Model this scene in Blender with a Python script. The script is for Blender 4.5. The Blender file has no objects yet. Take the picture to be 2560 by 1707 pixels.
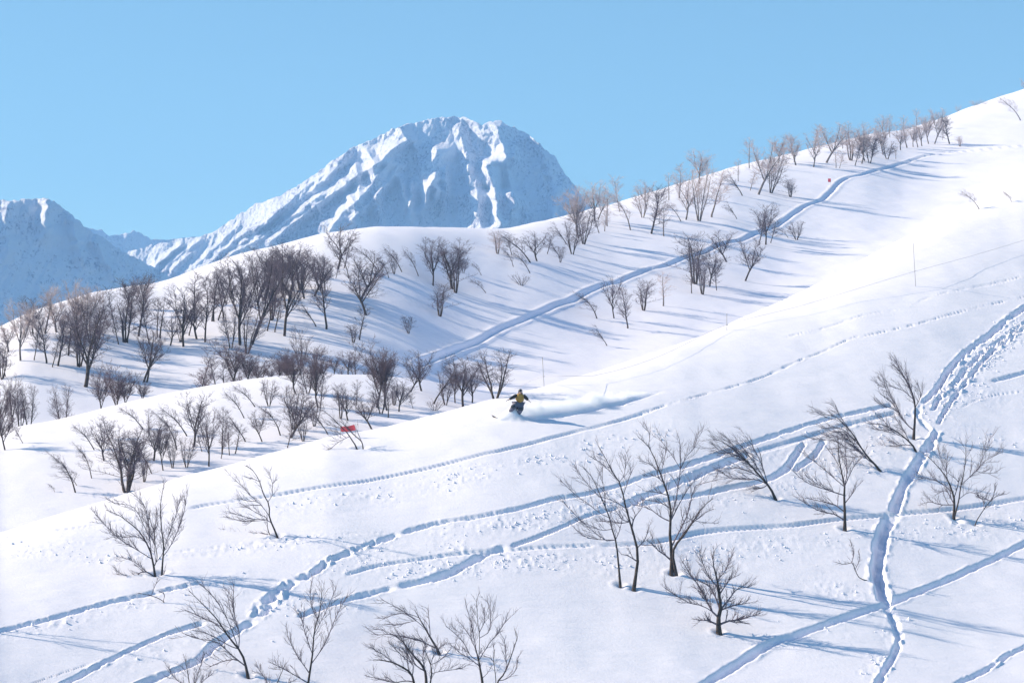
import bpy, math, random
import numpy as np
from mathutils import Vector, Matrix

SC = bpy.context.scene
COL = SC.collection

# ------------------------------------------------------------------ camera, world, sun, exposure
F = 6022.0          # focal length in photograph pixels (2560 wide)
HOR = 1200.0        # row of the horizon in the photograph
cam = bpy.data.cameras.new('camera'); cam_o = bpy.data.objects.new('camera', cam); COL.objects.link(cam_o)
cam.sensor_width = 36.0; cam.lens = 36.0 * F / 2560.0
cam.shift_y = (HOR - 853.5) / 2560.0
cam.clip_start = 1.0; cam.clip_end = 20000.0
cam_o.location = (0, 0, 0); cam_o.rotation_euler = (math.radians(90), 0, 0)
SC.camera = cam_o

SUN_EL, SUN_PHI = 30.0, 5.0        # elevation, degrees in front of due left
world = bpy.data.worlds.new('World'); SC.world = world; world.use_nodes = True
wn = world.node_tree
bg = wn.nodes['Background']
sky = wn.nodes.new('ShaderNodeTexSky'); sky.sky_type = 'NISHITA'; sky.sun_disc = False
sky.sun_elevation = math.radians(SUN_EL); sky.sun_rotation = math.radians(-(90 - SUN_PHI))
sky.altitude = 1200; sky.air_density = 1.0; sky.dust_density = 0.0; sky.ozone_density = 3.0
tint = wn.nodes.new('ShaderNodeMix'); tint.data_type = 'RGBA'; tint.blend_type = 'MULTIPLY'
tint.inputs[0].default_value = 1.0
tint.inputs[7].default_value = (1.0, 1.23, 1.10, 1)
gam = wn.nodes.new('ShaderNodeGamma'); gam.inputs[1].default_value = 1.0
wn.links.new(sky.outputs[0], gam.inputs[0]); wn.links.new(gam.outputs[0], tint.inputs[6]); wn.links.new(tint.outputs[2], bg.inputs[0])
bg.inputs[1].default_value = 0.075
sun = bpy.data.lights.new('sun', 'SUN'); sun_o = bpy.data.objects.new('sun', sun); COL.objects.link(sun_o)
sun.energy = 5.0; sun.angle = math.radians(0.5); sun.color = (1.0, 0.81, 0.56)
e, p = math.radians(SUN_EL), math.radians(SUN_PHI)
SUND = Vector((-math.cos(e) * math.cos(p), math.cos(e) * math.sin(p), math.sin(e)))
sun_o.rotation_euler = SUND.to_track_quat('Z', 'Y').to_euler()
sun_o.location = (-60, 40, 120)
vs = SC.view_settings
vs.view_transform = 'Standard'; vs.look = 'None'; vs.exposure = 0.95; vs.gamma = 1.0; vs.use_curve_mapping = False
SC.render.engine = 'CYCLES'
SC.cycles.max_bounces = 12; SC.cycles.diffuse_bounces = 2; SC.cycles.volume_bounces = 10
SC.cycles.volume_step_rate = 1.0; SC.cycles.volume_max_steps = 64

HAZE = 0.00018

# ------------------------------------------------------------------ helpers
D = 2560.0 / 2352.0          # overview pixels -> photograph pixels


def link(o, parent=None):
    COL.objects.link(o)
    if parent is not None: o.parent = parent
    return o


def mesh_np(name, verts, faces, mat, parent=None, smooth=True):
    """verts (n,3); faces list of arrays (m,k)."""
    me = bpy.data.meshes.new(name)
    verts = np.asarray(verts, dtype=np.float32)
    if not isinstance(faces, list): faces = [faces]
    faces = [np.asarray(f, dtype=np.int32) for f in faces if len(f)]
    me.vertices.add(len(verts)); me.vertices.foreach_set('co', verts.ravel())
    nl = sum(f.size for f in faces); nf = sum(len(f) for f in faces)
    me.loops.add(nl); me.polygons.add(nf)
    me.loops.foreach_set('vertex_index', np.concatenate([f.ravel() for f in faces]))
    tot = np.concatenate([np.full(len(f), f.shape[1], np.int32) for f in faces])
    st = np.concatenate([[0], np.cumsum(tot)[:-1]]).astype(np.int32)
    me.polygons.foreach_set('loop_start', st); me.polygons.foreach_set('loop_total', tot)
    me.update(calc_edges=True)
    me.polygons.foreach_set('use_smooth', np.full(nf, smooth, dtype=bool))
    if mat: me.materials.append(mat)
    return link(bpy.data.objects.new(name, me), parent)


def tag(o, label=None, cat=None, group=None, kind=None):
    if label: o['label'] = label
    if cat: o['category'] = cat
    if group: o['group'] = group
    if kind: o['kind'] = kind
    return o


def empty(name, loc, label, cat, group=None):
    o = bpy.data.objects.new(name, None); o.empty_display_size = 0.2
    link(o); o.location = loc
    return tag(o, label, cat, group)


# value noise -------------------------------------------------------
def _h(ix, iy, seed):
    n = (ix.astype(np.int64) * 374761393 + iy.astype(np.int64) * 668265263 + seed * 1274126177) & 0xffffffff
    n = ((n ^ (n >> 13)) * 1274126177) & 0xffffffff
    n = (n ^ (n >> 16)) & 0xffffffff
    return n.astype(np.float64) / 0xffffffff * 2 - 1


def vnoise(x, y, seed=0):
    x, y = np.broadcast_arrays(np.asarray(x, float), np.asarray(y, float))
    ix = np.floor(x); iy = np.floor(y); fx = x - ix; fy = y - iy
    ux = fx * fx * fx * (fx * (fx * 6 - 15) + 10); uy = fy * fy * fy * (fy * (fy * 6 - 15) + 10)
    a = _h(ix, iy, seed); b = _h(ix + 1, iy, seed); c = _h(ix, iy + 1, seed); d = _h(ix + 1, iy + 1, seed)
    return (a * (1 - ux) + b * ux) * (1 - uy) + (c * (1 - ux) + d * ux) * uy


def fbm(x, y, oct=4, seed=0, gain=0.5):
    s = 0; a = 1.0; t = 0
    for k in range(oct):
        s = s + a * vnoise(x * 2 ** k + 17.3 * k, y * 2 ** k - 9.1 * k, seed + k); t += a; a *= gain
    return s / t


def sstep(a, b, x):
    t = np.clip((x - a) / (b - a), 0, 1)
    return t * t * (3 - 2 * t)


def table(pts, sig=14):
    xs = np.arange(-1400, 3960, 4.0)
    px = np.array([q[0] for q in pts], float); py = np.array([q[1] for q in pts], float)
    y = np.interp(xs, px, py)
    if sig:
        k = np.arange(-int(3 * sig / 4) - 1, int(3 * sig / 4) + 2) * 4.0
        w = np.exp(-(k / sig) ** 2 / 2); w /= w.sum()
        y = np.convolve(np.pad(y, len(k) // 2, mode='edge'), w, 'valid')
    return lambda x: np.interp(x, xs, y)


# ------------------------------------------------------------------ the shape of the land
A_row = table([(-1000, 1415), (-600, 1385), (0, 1332), (129, 1288), (243, 1256), (323, 1230), (417, 1204), (462, 1188), (574, 1160),
               (663, 1135), (742, 1114), (820, 1091), (915, 1076), (978, 1063), (1072, 1039), (1166, 1015), (1245, 996),
               (1340, 976), (1500, 930), (1640, 885), (1750, 845), (1860, 795), (1960, 752), (2060, 705), (2150, 655),
               (2270, 590), (2356, 545), (2443, 505), (2560, 450), (3100, 280)])
A_y0 = table([(-1000, 92), (-600, 100), (0, 110), (1280, 117), (2560, 122), (3600, 126)], 60)
A_yc = table([(-1000, 120), (-600, 128), (0, 138), (462, 148), (1000, 158), (1300, 164), (1700, 177), (2100, 197), (2560, 223), (3100, 245)], 60)
B_row = table([(-1000, 1150), (-600, 1130), (0, 1078), (48, 1065), (143, 1049), (255, 1024), (383, 992), (510, 968), (582, 957),
               (694, 943), (820, 937), (930, 939), (1050, 950), (1200, 985), (1400, 1050), (1700, 1090), (3100, 1090)], 20)
B_yc = table([(-1000, 158), (-600, 163), (0, 171), (500, 182), (900, 192), (1400, 202), (2000, 222), (2560, 262), (3100, 290)], 60)
C_row = table([(-1000, 1000), (-600, 930), (0, 816), (33, 798), (82, 775), (151, 753), (233, 731), (310, 719), (378, 708), (420, 698), (466, 683),
               (535, 658), (590, 639), (640, 625), (722, 606), (801, 586), (890, 572), (944, 566), (1033, 565), (1140, 570),
               (1211, 573), (1272, 570), (1354, 552), (1426, 536), (1480, 523), (1527, 512), (1623, 483), (1691, 462),
               (1760, 440), (1828, 419), (1914, 398), (1977, 384), (2072, 359), (2166, 338), (2260, 324), (2355, 296),
               (2386, 283), (2449, 260), (2512, 238), (2560, 224), (3100, 60)], 10)
C_yc = table([(-1000, 202), (-600, 208), (0, 217), (200, 229), (420, 245), (700, 261), (1000, 276), (1300, 301), (1800, 388), (2200, 478), (2560, 620), (3100, 840)], 60)
C_y2 = table([(-1000, 164), (-600, 169), (0, 176), (500, 187), (900, 197), (1300, 206), (1700, 228), (2100, 275), (2560, 350), (3100, 420)], 60)
C_wb = table([(0, 1), (1000, 1), (1350, 0), (3100, 0)], 60)      # where the knoll lies in front of the ridge


def rowt(v): return (HOR - v) / F


def prof(q, ex=1.6, drop=1.0):
    qq = np.minimum(q, 1)
    up = 1 - np.power(np.clip(1 - qq, 0, None), ex)
    return np.where(q <= 1, up, 1 - drop * np.power(np.clip(q - 1, 0, None), ex))


def layers(x, Y):
    """heights of the three snow forms on column x (photo px) at depth Y."""
    y0, yc, tc = A_y0(x), A_yc(x), rowt(A_row(x)); tb = -0.096
    q = (Y - y0) / (yc - y0)
    tA = tb + (tc - tb) * prof(np.maximum(q, 0), 1.36, 1.3)
    ZA = Y * tA
    zb = y0 * tb
    ZA = np.where(q < 0, zb - (y0 - Y) * 0.36, ZA)
    # knoll
    yb, tB = B_yc(x), rowt(B_row(x))
    y1 = yc + 2; t1 = np.minimum(tc, tB) - 0.014
    qB = (Y - y1) / (yb - y1)
    ZB = Y * (t1 + (tB - t1) * prof(qB, 1.7, 1.2))
    ZB = np.where(qB < -0.02, -50, ZB)
    # wooded ridge
    w = C_wb(x)
    y2 = C_y2(x)
    t2 = w * (tB - 0.016) + (1 - w) * (tc - 0.010)
    ycc, tC = C_yc(x), rowt(C_row(x))
    qC = (Y - y2) / (ycc - y2)
    qs = np.where(qC < 1, np.power(np.clip(qC, 0, 1), 1.12), 1 + (qC - 1) * 1.0)
    ZC = Y * (t2 + (tC - t2) * prof(qs, 1.7, 0.9))
    ZC = np.where(qC < 0, Y * t2 + (Y - y2) * 0.35 - 0.0, ZC)
    return ZA, ZB, ZC


def smax(a, b, k): return 0.5 * (a + b + np.sqrt((a - b) ** 2 + k * k)) - 0.0


def ground(x, Y):
    x = np.asarray(x, float); Y = np.asarray(Y, float)
    ZA, ZB, ZC = layers(x, Y)
    kk = 0.5 + 2.6 * (1 - C_wb(x))
    Z = smax(smax(ZA, ZB, 0.35), ZC, kk)
    X = (x - 1280) / F * Y
    yc = A_yc(x); cr = np.exp(-((Y - yc) / 5.0) ** 2)
    Z = Z + 0.16 * fbm(X / 9, Y / 9, 2, 5) * (1 - 0.6 * cr) + 0.035 * fbm(X / 2.2, Y / 2.2, 2, 9)
    return Z


def hit(px, py, ymin=90.0, ymax=800.0):
    """first point of the land seen along the ray through photo pixel (px, py)"""
    t = rowt(py); ys = np.arange(ymin, ymax, 0.25)
    g = ground(px, ys) - t * ys
    i = np.argmax(g > 0)
    if g[i] <= 0: i = int(np.argmax(g)); y = ys[i]
    else:
        y = ys[i] if i == 0 else ys[i] - 0.25 * g[i] / (g[i] - g[i - 1])
    return Vector(((px - 1280) / F * y, y, float(ground(px, y))))


def at(X, Y):
    return Vector((X, Y, float(ground(1280 + X / Y * F, Y))))


# ------------------------------------------------------------------ materials
def new_mat(name):
    m = bpy.data.materials.new(name); m.use_nodes = True
    nt = m.node_tree; return m, nt, nt.nodes['Principled BSDF']


def noise_node(nt, scale, detail=4, rough=0.6, co=None):
    n = nt.nodes.new('ShaderNodeTexNoise'); n.inputs['Scale'].default_value = scale
    n.inputs['Detail'].default_value = detail; n.inputs['Roughness'].default_value = rough
    if co is not None: nt.links.new(co, n.inputs['Vector'])
    return n


def ramp(nt, src, stops):
    r = nt.nodes.new('ShaderNodeValToRGB'); nt.links.new(src, r.inputs[0])
    els = r.color_ramp.elements
    while len(els) > len(stops): els.remove(els[-1])
    while len(els) < len(stops): els.new(0.5)
    for el, (p_, c_) in zip(els, stops): el.position = p_; el.color = (*c_, 1)
    return r


def snow_mat(name, fine=0.35, dist=0.03, scale=5.0):
    m, nt, b = new_mat(name)
    tc = nt.nodes.new('ShaderNodeNewGeometry')
    n1 = noise_node(nt, 0.12, 3, 0.5, tc.outputs['Position'])
    c = ramp(nt, n1.outputs[0], [(0.3, (0.745, 0.775, 0.945)), (0.7, (0.77, 0.80, 0.96))])
    nt.links.new(c.outputs[0], b.inputs['Base Color'])
    b.inputs['Roughness'].default_value = 0.75; b.inputs['Specular IOR Level'].default_value = 0.25
    n2 = noise_node(nt, scale, 6, 0.7, tc.outputs['Position'])
    bp = nt.nodes.new('ShaderNodeBump'); bp.inputs['Strength'].default_value = fine; bp.inputs['Distance'].default_value = dist
    nt.links.new(n2.outputs[0], bp.inputs['Height'])
    mp = nt.nodes.new('ShaderNodeMapping'); nt.links.new(tc.outputs['Position'], mp.inputs[0]); mp.inputs['Scale'].default_value = (.5, 1.7, .8); mp.inputs['Rotation'].default_value = (0, 0, .3)
    n3 = noise_node(nt, 1.0, 4, .55, mp.outputs[0])
    b2 = nt.nodes.new('ShaderNodeBump'); b2.inputs['Strength'].default_value = .35; b2.inputs['Distance'].default_value = .16
    nt.links.new(n3.outputs[0], b2.inputs['Height']); nt.links.new(bp.outputs[0], b2.inputs['Normal']); nt.links.new(b2.outputs[0], b.inputs['Normal'])
    return m


M_SNOW = snow_mat('near_snow', 0.45, 0.045, 6.0)
M_SNOWFAR = snow_mat('ridge_snow', 0.3, 0.08, 1.5)


def bark_mat(name, c0, c1, sc=6.0):
    m, nt, b = new_mat(name)
    tc = nt.nodes.new('ShaderNodeTexCoord')
    n = noise_node(nt, sc, 4, 0.7, tc.outputs['Object'])
    c = ramp(nt, n.outputs[0], [(0.35, c0), (0.68, c1)])
    nt.links.new(c.outputs[0], b.inputs['Base Color']); b.inputs['Roughness'].default_value = 0.9
    b.inputs['Specular IOR Level'].default_value = 0.15
    return m


M_BARK = bark_mat('dark_bark', (0.030, 0.024, 0.024), (0.10, 0.085, 0.085))
M_TWIG = bark_mat('dark_twigs', (0.075, 0.062, 0.085), (0.21, 0.18, 0.235))
M_BROWN = bark_mat('brown_twigs', (0.095, 0.072, 0.095), (0.22, 0.17, 0.21), 1.2)
M_RIME = bark_mat('rimed_twigs', (0.30, 0.24, 0.27), (0.78, 0.69, 0.73), 1.6)
M_RIMEB = bark_mat('rimed_bark', (0.08, 0.07, 0.075), (0.28, 0.25, 0.26), 3.0)


def plain(name, col, rough=0.6, var=0.15, sc=8.0, metallic=0.0):
    m, nt, b = new_mat(name)
    tc = nt.nodes.new('ShaderNodeTexCoord'); n = noise_node(nt, sc, 3, 0.6, tc.outputs['Object'])
    lo = tuple(max(0, c * (1 - var)) for c in col); hi = tuple(min(1, c * (1 + var)) for c in col)
    c = ramp(nt, n.outputs[0], [(0.3, lo), (0.7, hi)])
    nt.links.new(c.outputs[0], b.inputs['Base Color']); b.inputs['Roughness'].default_value = rough
    b.inputs['Metallic'].default_value = metallic
    return m


# ------------------------------------------------------------------ tracks (photograph pixels)
def d_(l): return [(a * D, b * D) for a, b in l]


TRACKS = []          # (points, kind, half width, depth, debris amplitude, debris offset, debris width)
def track(pts, **k):
    k['w'] = k.get('w', .3) * .64; k.setdefault('w', 0.3); k.setdefault('d', 0.2); k.setdefault('deb', 0.0); k.setdefault('off', 1.2); k.setdefault('dw', 1.0)
    k.setdefault('ch', 0.0); k.setdefault('fade', .7); k.setdefault('dots', 0.0); k.setdefault('berm', 0.035); k.setdefault('twin', False)
    TRACKS.append((pts, k))


T1 = [(2150, 842)] + d_([(1960, 775), (1850, 822), (1740, 870), (1600, 910), (1500, 940), (1400, 972), (1300, 997), (1176, 1028),
      (1050, 1058), (900, 1093), (800, 1110), (640, 1135), (500, 1155), (430, 1168)]) 
track(T1[:7], w=.16, d=.10, dots=.8, ch=.3)
track(T1[5:], w=.30, d=.15, twin=True, deb=.05, off=2.4, dw=2.0)
track([T1[-1]] + d_([(300, 1190), (150, 1215), (0, 1236), (-60, 1244)]), w=.2, d=.05, deb=.04, off=2.5, dw=2.0)
track([(2650, 725), (2560, 742), (2440, 770), (2360, 790), (2270, 815), (2150, 842)], w=.16, d=.10, dots=.8, ch=.3)
track([(2650, 665), (2560, 690), (2350, 735), (2260, 768), (2150, 790)] + d_([(1880, 757), (1800, 775)]), w=.14, d=.06, dots=.9)
# middle broken track
T2 = [(2240, 1010), (2130, 1033), (2060, 1050), (1960, 1080), (1820, 1128), (1703, 1166), (1615, 1190), (1527, 1219), (1439, 1239), (1380, 1248),
      (1306, 1268), (1197, 1290), (1088, 1308), (1000, 1333), (943, 1354), (830, 1397), (783, 1432), (736, 1448), (684, 1491),
      (640, 1549), (550, 1601), (485, 1653), (356, 1707), (280, 1745)]
track(T2[:14], w=.34, d=.22, ch=.35, deb=.07, off=1.6, dw=1.5)
track(T2[13:18], w=.40, d=.28, ch=1.0, deb=.09, off=1.0, dw=2.2)
track(T2[17:20], w=.55, d=.30, ch=1.2, deb=.08, off=0.8, dw=1.6)
track(T2[19:], w=.42, d=.32, ch=.5, deb=.03)
# second long track with the narrow line
T3 = [(2250, 1030), (2192, 1043), (2100, 1067), (1998, 1098), (1879, 1132), (1820, 1154), (1732, 1190), (1644, 1228), (1597, 1245), (1556, 1266),
      (1506, 1278), (1453, 1295), (1380, 1327), (1273, 1366), (1207, 1388), (1101, 1440), (990, 1466), (880, 1495), (800, 1520), (740, 1545)]
track(T3[:5], w=.40, d=.18, twin=True)
track(T3[4:10], w=.50, d=.32, ch=.3)
track(T3[9:14], w=.24, d=.22)
track(T3[13:17], w=.42, d=.26, ch=.4, deb=.06, off=-1.6, dw=1.4)
track(T3[16:], w=.40, d=.18, ch=.6, deb=.05, off=.5, dw=1.4)
# arrow-shaped forking tracks
track([(2012, 1104), (1991, 1135), (1964, 1172), (1913, 1200), (1862, 1212), (1811, 1221), (1747, 1236), (1673, 1248), (1615, 1257), (1575, 1262)],
      w=.36, d=.28, ch=.2, deb=.05, off=1.4, dw=1.0)
track([(2063, 1098), (2052, 1115), (2032, 1142), (2005, 1162), (1985, 1178)], w=.3, d=.25, ch=.5)
# long line right to left below the middle
T7 = [(2650, 1230), (2560, 1246), (2440, 1264), (2338, 1276), (2253, 1283), (2100, 1297), (1998, 1310), (1879, 1319), (1760, 1329), (1673, 1347), (1600, 1358),
      (1497, 1362), (1380, 1366), (1273, 1374), (1143, 1384), (1034, 1399), (936, 1415), (860, 1438)]
track(T7[:12], w=.34, d=.20, twin=True, deb=.05, off=2.6, dw=2.4)
track(T7[11:], w=.26, d=.12, deb=.07, off=1.6, dw=1.8)
track([(-60, 1592), (0, 1577), (141, 1541), (261, 1508), (359, 1487), (436, 1470), (512, 1455)], w=.34, d=.16, ch=.9, deb=.05, off=.9, dw=.9)
track([(100, 1735), (162, 1707), (243, 1666), (291, 1640), (356, 1611), (417, 1585), (479, 1565), (517, 1554)], w=.26, d=.22, ch=.6, deb=.03)
track([(20, 1735), (90, 1704), (160, 1680), (235, 1655)], w=.07, d=.06)
track(d_([(0, 1262), (150, 1272), (300, 1273), (450, 1262), (560, 1250), (700, 1235), (900, 1222)]), w=.15, d=.05, dots=.7, deb=.07, off=.4, dw=1.1)
# bottom right diagonal
track([(2640, 1322), (2560, 1360), (2464, 1406), (2387, 1441), (2272, 1487), (2215, 1510), (2119, 1540), (2004, 1582), (1928, 1609), (1851, 1655),
       (1775, 1701), (1700, 1745)], w=.42, d=.30, ch=.15, berm=.05)
# churned gully running up the right side
track([(2335, 1040), (2375, 975), (2420, 920), (2460, 880), (2510, 845), (2570, 800), (2640, 755)], w=.01, d=0, deb=.13, off=0, dw=1.25)
V = [(2304, 1009), (2339, 976), (2374, 925), (2425, 873), (2494, 821), (2560, 770), (2640, 722)]
track(V, w=.40, d=.36, ch=.7, deb=.11, off=1.3, dw=1.5)
track([(2330, 1028), (2355, 985), (2389, 955), (2423, 915), (2460, 880), (2501, 850), (2560, 808), (2640, 765)], w=.26, d=.22, ch=1.5, deb=.12, off=.5, dw=1.1)
track([(2345, 1060), (2365, 1023), (2400, 975), (2435, 930), (2467, 893), (2501, 862), (2560, 820)], w=.28, d=.26, ch=1.3, deb=.12, off=.1, dw=1.1)
track([(2304, 1009), (2295, 1040), (2330, 1076), (2345, 1074)], w=.3, d=.1, ch=1.2, deb=.10, off=0, dw=1.5)
V2 = [(2345, 1074), (2311, 1132), (2287, 1169), (2263, 1206), (2243, 1254), (2233, 1281)]
track(V2, w=.50, d=.38, ch=.6, berm=.07)
track([(2233, 1281), (2214, 1315), (2202, 1356), (2196, 1400), (2194, 1430), (2201, 1464), (2215, 1506)], w=.66, d=.50, ch=.35, berm=.08)
track([(2215, 1506), (2226, 1533), (2242, 1567), (2245, 1605), (2230, 1647), (2207, 1686), (2185, 1725)], w=.34, d=.26, ch=1.0, deb=.08, off=-.6, dw=.8)
track([(2640, 905), (2560, 931), (2520, 942), (2474, 953)], w=.34, d=.24)
track([(2560, 978), (2500, 985), (2440, 1000), (2400, 1020)], w=.10, d=.06, deb=.08, off=0, dw=2.6)
track([(2360, 1740), (2395, 1707), (2464, 1674), (2521, 1636), (2560, 1617), (2640, 1575)], w=.24, d=.2, ch=.9)
# skier's own track
track([(1275, 1047), (1322, 1047), (1384, 1041), (1445, 1031), (1506, 1016), (1547, 1010), (1588, 996), (1640, 982), (1668, 974)],
      w=.36, d=.30, berm=.05, fade=5.0)
# crumbled areas without a rut
for pts, a, dw in [([(1400, 1390), (1560, 1400), (1700, 1395), (1850, 1370), (2000, 1345), (2150, 1330)], .055, 3.2),
                   ([(2380, 1320), (2560, 1300), (2640, 1290)], .05, 3.0),
                   ([(2020, 1210), (2120, 1170), (2200, 1120), (2270, 1080)], .05, 2.6),
                   ([(2350, 1130), (2450, 1110), (2560, 1080)], .035, 4.0),
                   ([(2010, 1500), (2120, 1470), (2200, 1440)], .05, 2.6),
                   ([(1880, 1640), (2000, 1600), (2150, 1560)], .035, 2.4),
                   ([(480, 1480), (600, 1460), (720, 1440)], .05, 1.8),
                   ([(900, 1430), (1050, 1410), (1250, 1400)], .06, 1.8)]:
    track(pts, w=.01, d=0, deb=a, off=0, dw=dw)
# track across the wooded ridge
RIDGE_TRACK = [(2640, 360), (2560, 365), (2449, 376), (2371, 382), (2308, 392), (2260, 409), (2198, 425), (2150, 439), (2119, 445), (2094, 461), (2078, 480),
               (2053, 502), (2009, 518), (1977, 540), (1946, 562), (1908, 578), (1856, 600), (1815, 608), (1760, 632), (1719, 643),
               (1664, 665), (1623, 674), (1582, 690), (1546, 706), (1513, 712), (1472, 728), (1434, 750), (1398, 761), (1354, 780),
               (1295, 805), (1252, 822), (1197, 854), (1143, 874), (1099, 892), (1045, 914)]


def spline(P, step):
    P = [np.array(q, float) for q in P]
    P = [2 * P[0] - P[1]] + P + [2 * P[-1] - P[-2]]
    out = []
    for i in range(1, len(P) - 2):
        a, b, c, d = P[i - 1:i + 3]; n = max(2, int(np.linalg.norm(c - b) / step))
        for k in range(n):
            t = k / n
            out.append(0.5 * ((2 * b) + (c - a) * t + (2 * a - 5 * b + 4 * c - d) * t * t + (-a + 3 * b - 3 * c + d) * t ** 3))
    out.append(P[-2]); return np.array(out)


def fields(line, XG, YG, cols, rows, reach):
    """signed distance and arc length to a ground line on the terrain grid (only near it)"""
    n, m = XG.shape
    best = np.full((n, m), 1e9); sg = np.zeros((n, m)); arc = np.zeros((n, m)); L = 0
    for a, b in zip(line[:-1], line[1:]):
        ab = b - a; l = math.hypot(*ab)
        if l < 1e-6: continue
        y0, y1 = min(a[1], b[1]) - reach, max(a[1], b[1]) + reach
        i0, i1 = np.searchsorted(rows, y0), np.searchsorted(rows, y1)
        if i1 <= i0: L += l; continue
        ym = (a[1] + b[1]) / 2; x0 = min(a[0], b[0]) - reach; x1 = max(a[0], b[0]) + reach
        ylo, yhi = max(y0, 1), y1
        s0 = min(x0 / ylo, x0 / yhi); s1 = max(x1 / ylo, x1 / yhi)
        j0, j1 = np.searchsorted(cols, s0), np.searchsorted(cols, s1)
        if j1 <= j0: L += l; continue
        X = XG[i0:i1, j0:j1] - a[0]; Yv = YG[i0:i1, j0:j1] - a[1]
        t = np.clip((X * ab[0] + Yv * ab[1]) / l / l, 0, 1)
        dx, dy = X - t * ab[0], Yv - t * ab[1]; dd = np.hypot(dx, dy)
        cr = np.sign(ab[0] * Yv - ab[1] * X)
        if ab[0] > 0: cr = -cr      # positive = the side nearer the camera
        mk = dd < best[i0:i1, j0:j1]
        best[i0:i1, j0:j1][mk] = dd[mk]; sg[i0:i1, j0:j1][mk] = cr[mk]; arc[i0:i1, j0:j1][mk] = (L + t * l)[mk]
        L += l
    return best, sg, arc, L


def carve(Z, XG, YG, cols, rows, tracks, cell=0.3):
    deb = np.zeros_like(Z); low = np.zeros_like(Z)
    seed = 100
    for pts, k in tracks:
        seed += 7
        w3 = np.array([(hit(*q).x, hit(*q).y) for q in pts])
        line = spline(w3, cell)
        reach = max(1.6, k['w'] * 3.4, (abs(k['off']) + 2.2 * k['dw']) if k['deb'] else 0)
        dd, sg, arc, L = fields(line, XG, YG, cols, rows, reach)
        mk = dd < 1e8
        if not mk.any(): continue
        d = dd[mk]; s = sg[mk]; a = arc[mk]; X = XG[mk]; Yv = YG[mk]
        end = sstep(0, .7, a) * sstep(0, k['fade'], L - a)
        wv = k['w'] * (1 + .18 * vnoise(a / 5, a * 0 + 3, seed) + 0.15 * vnoise(a / 0.9, a * 0, seed) + 0.18 * k['ch'] * vnoise(X / .25, Yv / .25, seed + 1))
        dv = .98 * k['d'] * (1 + 0.25 * vnoise(a / 1.7, a * 0 + 4, seed) + .3 * vnoise(a / 6.5, a * 0 + 8, seed))
        jag = 0.035 * vnoise(X / .28, Yv / .28, seed + 2)
        if k['dots'] > 0:
            dv = dv * (1 - k['dots'] * sstep(-.2, .35, vnoise(a / .75, s * 0 + 2, seed + 3) + .6 * vnoise(a / 3.1, s * 0 + 5, seed + 3)))
        if k['twin']:
            cut = sstep(1.25, .45, (d + .25 * jag) / k['w']) - .45 * np.exp(-(d / (.30 * k['w'])) ** 2)
            dz = -dv * cut
        else:
            cut = sstep(1.12, 0.40, (d + jag) / wv)
            dz = -dv * cut
        if k['ch'] > 0 and not k['twin']:
            lump = np.clip(vnoise(X / .5, Yv / .6, seed + 4) + .6 * vnoise(X / .24, Yv / .3, seed + 5), -.3, 1)
            dz = dz + k['ch'] * .62 * k['d'] * 1.4 * lump * sstep(1.7, 0.6, d / wv)
        if k['d'] > 0:
            dz = dz + k['berm'] * np.exp(-((d - 1.35 * wv) / (.35 * wv)) ** 2) * np.clip(.35 + .9 * vnoise(X / 1.1, Yv / 1.3, seed + 6) + .35 * vnoise(X / .35, Yv / .35, seed + 7), 0, 1.2)
        Zm = dz * end
        tmp = low[mk]; low[mk] = np.where(np.abs(Zm) > np.abs(tmp), Zm, tmp)
        if k['deb']:
            sd = s * d
            m_ = .50 * k['deb'] * np.exp(-((sd - k['off']) / (.8 * k['dw'])) ** 2) * sstep(0, 3, a) * sstep(0, 3, L - a)
            m_ = m_ * (.45 + .55 * sstep(-.3, .5, fbm(X / 2.5, Yv / 2.5, 2, seed + 8)))
            deb[mk] = np.maximum(deb[mk], m_)
    n1 = vnoise(XG / .30, YG / .42, 61); n2 = vnoise(XG / .16, YG / .24, 62); n3 = vnoise(XG / .7, YG / 1.0, 63)
    clod = np.clip(n1 * .7 + n2 * .55 + .15 * n3 - .12, 0, 1) * 1.7 - np.clip(-n1 - .35, 0, 1) * 1.2
    Z += low + deb * clod
    return deb


def grid_faces(n, m):
    i = np.arange(n * m).reshape(n, m)
    return np.stack([i[:-1, :-1], i[:-1, 1:], i[1:, 1:], i[1:, :-1]], -1).reshape(-1, 4)


def carve_ridge(Z, X, Y, c, r):
    w3 = np.array([(hit(*q).x, hit(*q).y) for q in RIDGE_TRACK]); line = spline(w3, 1.0)
    dd, sg, arc, L = fields(line, X, Y, c, r, 4)
    mk = dd < 1e8; d = dd[mk]; a = arc[mk]
    wv = .34 * (1 + .2 * vnoise(a / 2.5, a * 0, 3))
    Z[mk] += -.27 * sstep(1.2, .3, d / wv) + .12 * np.exp(-((d - .62) / .2) ** 2)

# near slope and knoll
cols = np.concatenate([np.linspace(-.34, -.2225, 30)[:-1], np.linspace(-.2225, .2225, 1010), np.linspace(.2225, .34, 30)[1:]])
rr = [107.0]
while rr[-1] < 232: rr.append(rr[-1] + 0.125 + 0.0012 * (rr[-1] - 107))
rows = np.array(rr)
SG, YG = np.meshgrid(cols, rows); XG = SG * YG
ZG = ground(1280 + SG * F, YG)
DEB = carve(ZG, XG, YG, cols, rows, TRACKS)
carve_ridge(ZG, XG, YG, cols, rows)
_b = hit(1283, 1044)          # powder heaped up in front of the rider's legs
ZG += .80 * np.exp(-((XG - _b.x - .12) / .60) ** 2 - ((YG - _b.y + .25) / .34) ** 2) * (1 + .25 * vnoise(XG / .3, YG / .3, 303))
ZG += .30 * np.exp(-((XG - _b.x + .55) / .60) ** 2 - ((YG - _b.y + .30) / .28) ** 2)
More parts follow.
